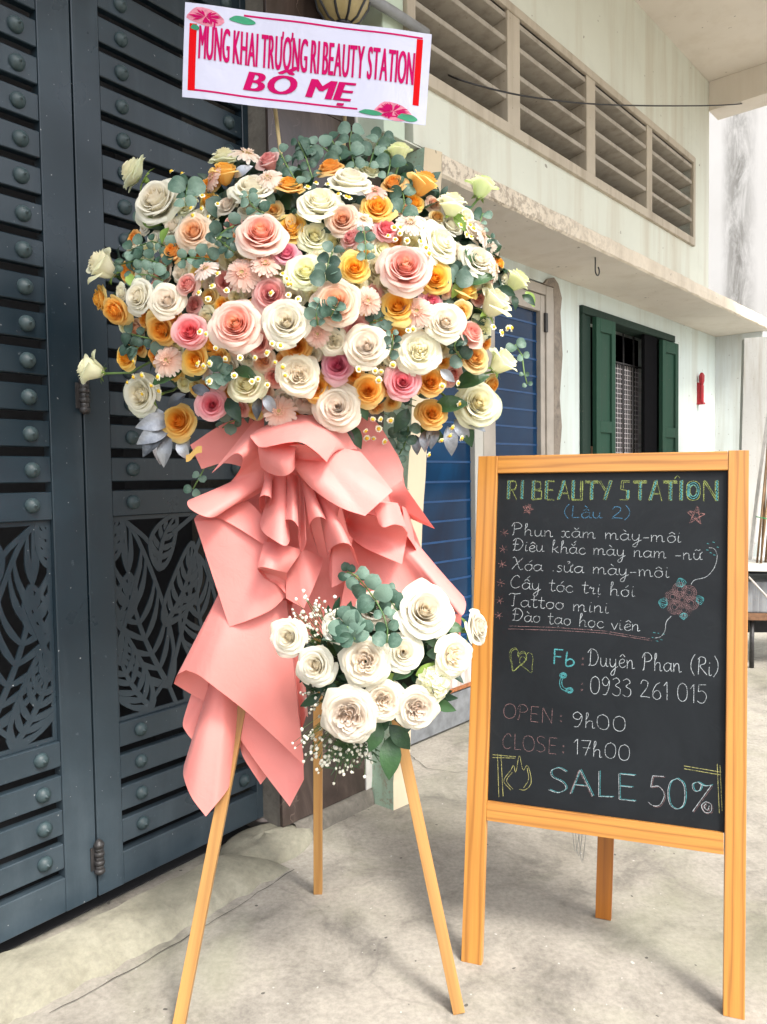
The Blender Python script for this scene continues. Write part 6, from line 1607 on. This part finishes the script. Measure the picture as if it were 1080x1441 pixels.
# ------------------------------------------------------------------- small white bouquet
sm_b = at(545, 960, 1.60)
small = empty('small_white_bouquet', sm_b, 'small posy of ivory white roses with eucalyptus and baby breath low on the easel', 'flower arrangement')
cS = at(540, 925, 1.62); mb = MB(); Gs = []
for j in range(11):
    el = -pi/2+pi*j/10; Gs.append([cS+np.array(Rm)*.135*cos(el)*cos(a)+np.array(Um)*.11*sin(el)-np.array(Fm)*.07*cos(el)*sin(a) for a in np.linspace(0, 2*pi, 21)])
mb.grid(Gs); mb.build('flower_foam', plain('dark_foam', (.012, .022, .010), .95, var=.5), small)
filler(SML, small, 90, 100, 82, (GREEN, GREEN), 8, .03, .05, back=.045, kinds=('pointed', 'long'))
for (x, y, r, c, k, bk_, dn, ca) in [
    (406, 897, 26, 'W', F_, -.01, (-.25, .1, 1), 1), (445, 937, 29, 'W', F_, .0, (-.35, .1, 1), 0), (476, 882, 24, 'W', S_, .03, (-.1, .4, 1), 0), (514, 931, 33, 'B', GA, -.01, (-.05, .2, 1), 0), (568, 918, 27, 'W', F_, .0, (0, .3, 1), 0),
    (597, 860, 39, 'W', F_, -.01, (.15, .45, 1), 0), (527, 855, 28, 'B', S_, .04, (0, .6, .8), 0), (639, 922, 29, 'B', GA, -.01, (.5, .1, 1), 0), (671, 883, 24, 'W', F_, -.02, (.85, .2, .6), 1),
    (491, 1007, 39, 'B', GA, -.03, (-.1, -.05, 1), 0), (539, 986, 28, 'B', GA, -.01, (0, .1, 1), 0), (587, 997, 29, 'B', GA, -.02, (.15, -.05, 1), 0)]:
    rose(SML, small, x, y, r, c, k, bk_, 1, dn, calyx=bool(ca))
# green white carnation head
rgc = random.Random(12); mb = MB()
for _ in range(70):
    a, q = rgc.uniform(0, 6.28), sqrt(rgc.random()); x, y = 610+20*q*cos(a), 963+24*q*sin(a); d = SML.depth(610, 963)-.01-.022*sqrt(1-q*q); p = Vector(at(x, y, d))
    n_ = (Rm*q*cos(a)-Um*q*sin(a)-Fm*.8+Rm*rgc.uniform(-.5, .5)+Um*rgc.uniform(-.5, .5)).normalized(); xv = n_.cross(Um).normalized(); yv = n_.cross(xv); L = rgc.uniform(.008, .014); s0 = rgc.uniform(0, 6)
    ring = [p+xv*cos(s0+k*1.05)*L*rgc.uniform(.6, 1.1)+yv*sin(s0+k*1.05)*L*rgc.uniform(.6, 1.1)+n_*rgc.uniform(-.002, .004) for k in range(6)]
    mb.add([p-n_*.003]+ring, [(0, k+1, (k+1) % 6+1) for k in range(6)], 0, True)
me = mb.mesh('carnation'); me.materials.append(None); at_ = me.attributes.new('tone', 'FLOAT', 'POINT'); at_.data.foreach_set('value', [rgc.choice([.3, .6, .9]) for _ in me.vertices])
link('carnation', me, small, label='ruffled green white carnation', mat=PM['C'])
for pts, n, r, mt, fr in [([(545, 905), (545, 880), (535, 855), (520, 832), (505, 815)], 6, 14, EUC, .04), ([(500, 900), (492, 885), (482, 875)], 3, 14, EUC, .05), ([(512, 890), (500, 880), (490, 878)], 2, 15, EUC, .05), ([(560, 860), (550, 845), (545, 830)], 2, 13, EUC, .02), ([(508, 818), (498, 808), (488, 805)], 2, 9, EUC, .0)]:
    sprig(SML, small, pts, n, r, mt, fr)
for x, y, a, L, k, mt in [(550, 1035, 92, 62, 'pointed', GREEN), (548, 1020, 50, 50, 'pointed', GREEN), (535, 1015, 110, 46, 'pointed', GREEN), (612, 985, 25, 34, 'pointed', GREEN), (510, 1000, 100, 50, 'pointed', GREEN), (470, 960, 100, 40, 'pointed', GREEN), (585, 950, -20, 40, 'pointed', LIME), (560, 950, 160, 34, 'pointed', LIME), (595, 890, 30, 46, 'pointed', GREEN), (620, 880, 10, 36, 'pointed', GREEN), (490, 960, 60, 40, 'pointed', GREEN), (600, 920, 0, 36, 'pointed', GREEN), (585, 935, 150, 40, 'pointed', GREEN)]:
    single(SML, small, x, y, a, L, k, mt, .0)
mb = MB(); mb.tube([at(548, 985, 1.56), at(550, 1010, 1.55), at(551, 1040, 1.545)], .0016, 5); mb.build('stem', STEM, small)
mb = MB(); mb.tube([at(620, 905, 1.55), at(645, 892, 1.52)], .003, 6); mb.build('stem', STEM, small)
mb = MB(); mb.tube([at(575, 945, 1.53), at(622, 928, 1.50)], .003, 6); mb.build('stem', STEM, small)
# baby breath
def gyp(regs, seed):
    rg = random.Random(seed); mbw = MB(); mbs = MB()
    for (cx, cy, sx, sy, n, ox, oy) in regs:
        o_ = at(ox, oy, 1.56)
        for _ in range(n):
            x, y = rg.gauss(cx, sx), rg.gauss(cy, sy); d = 1.53+rg.uniform(-.03, .05); p = at(x, y, d); r = rg.uniform(.0022, .0045)
            vs, fs = [], []
            for j in range(4):
                for k in range(6):
                    e = (-1+2*j/3)*1.2; a = k*pi/3+j*.5; rr_ = r*rg.uniform(.75, 1.15); vs.append(p+np.array([cos(e)*cos(a), cos(e)*sin(a), sin(e)])*rr_)
            for j in range(3):
                for k in range(6): fs.append((j*6+k, j*6+(k+1) % 6, (j+1)*6+(k+1) % 6, (j+1)*6+k))
            fs += [tuple(range(6))[::-1], tuple(range(18, 24))]
            mbw.add(vs, fs, 0, True)
            m_ = p+(o_-p)*.35+np.array([rg.uniform(-.008, .008), 0, rg.uniform(-.008, .008)])
            mbs.tube([p, m_, p+(o_-p)*.8], .0005, 3, caps=False)
    mbw.build('baby_breath', BABY, small, kind='stuff'); mbs.build('baby_breath_stems', STEM, small, kind='stuff')
gyp([(440, 875, 20, 16, 60, 480, 930), (455, 855, 14, 10, 25, 480, 930), (425, 905, 10, 10, 14, 470, 940), (447, 985, 10, 14, 34, 490, 960), (440, 1045, 14, 12, 26, 500, 980), (480, 1060, 26, 12, 55, 510, 990), (462, 1078, 18, 8, 18, 510, 990), (500, 1050, 14, 12, 20, 510, 990)], 3)
mbx = MB(); rgx = random.Random(4)
for _ in range(160):
    x, y = rgx.gauss(490, 20), rgx.gauss(1052, 12); p = Vector(at(x, y, 1.57+rgx.uniform(-.02, .02))); a = rgx.uniform(0, 6.28); al = (Rm*cos(a)-Um*sin(a)-Fm*rgx.uniform(-.3, .3)).normalized(); sd_ = al.cross(Fm).normalized(); L = rgx.uniform(.012, .026); w_ = .0018
    mbx.add([p-sd_*w_, p+sd_*w_, p+al*L+sd_*w_*.3, p+al*L-sd_*w_*.3], [(0, 1, 2, 3)])
mbx.build('fine_leaves', GREEN, small, kind='stuff')
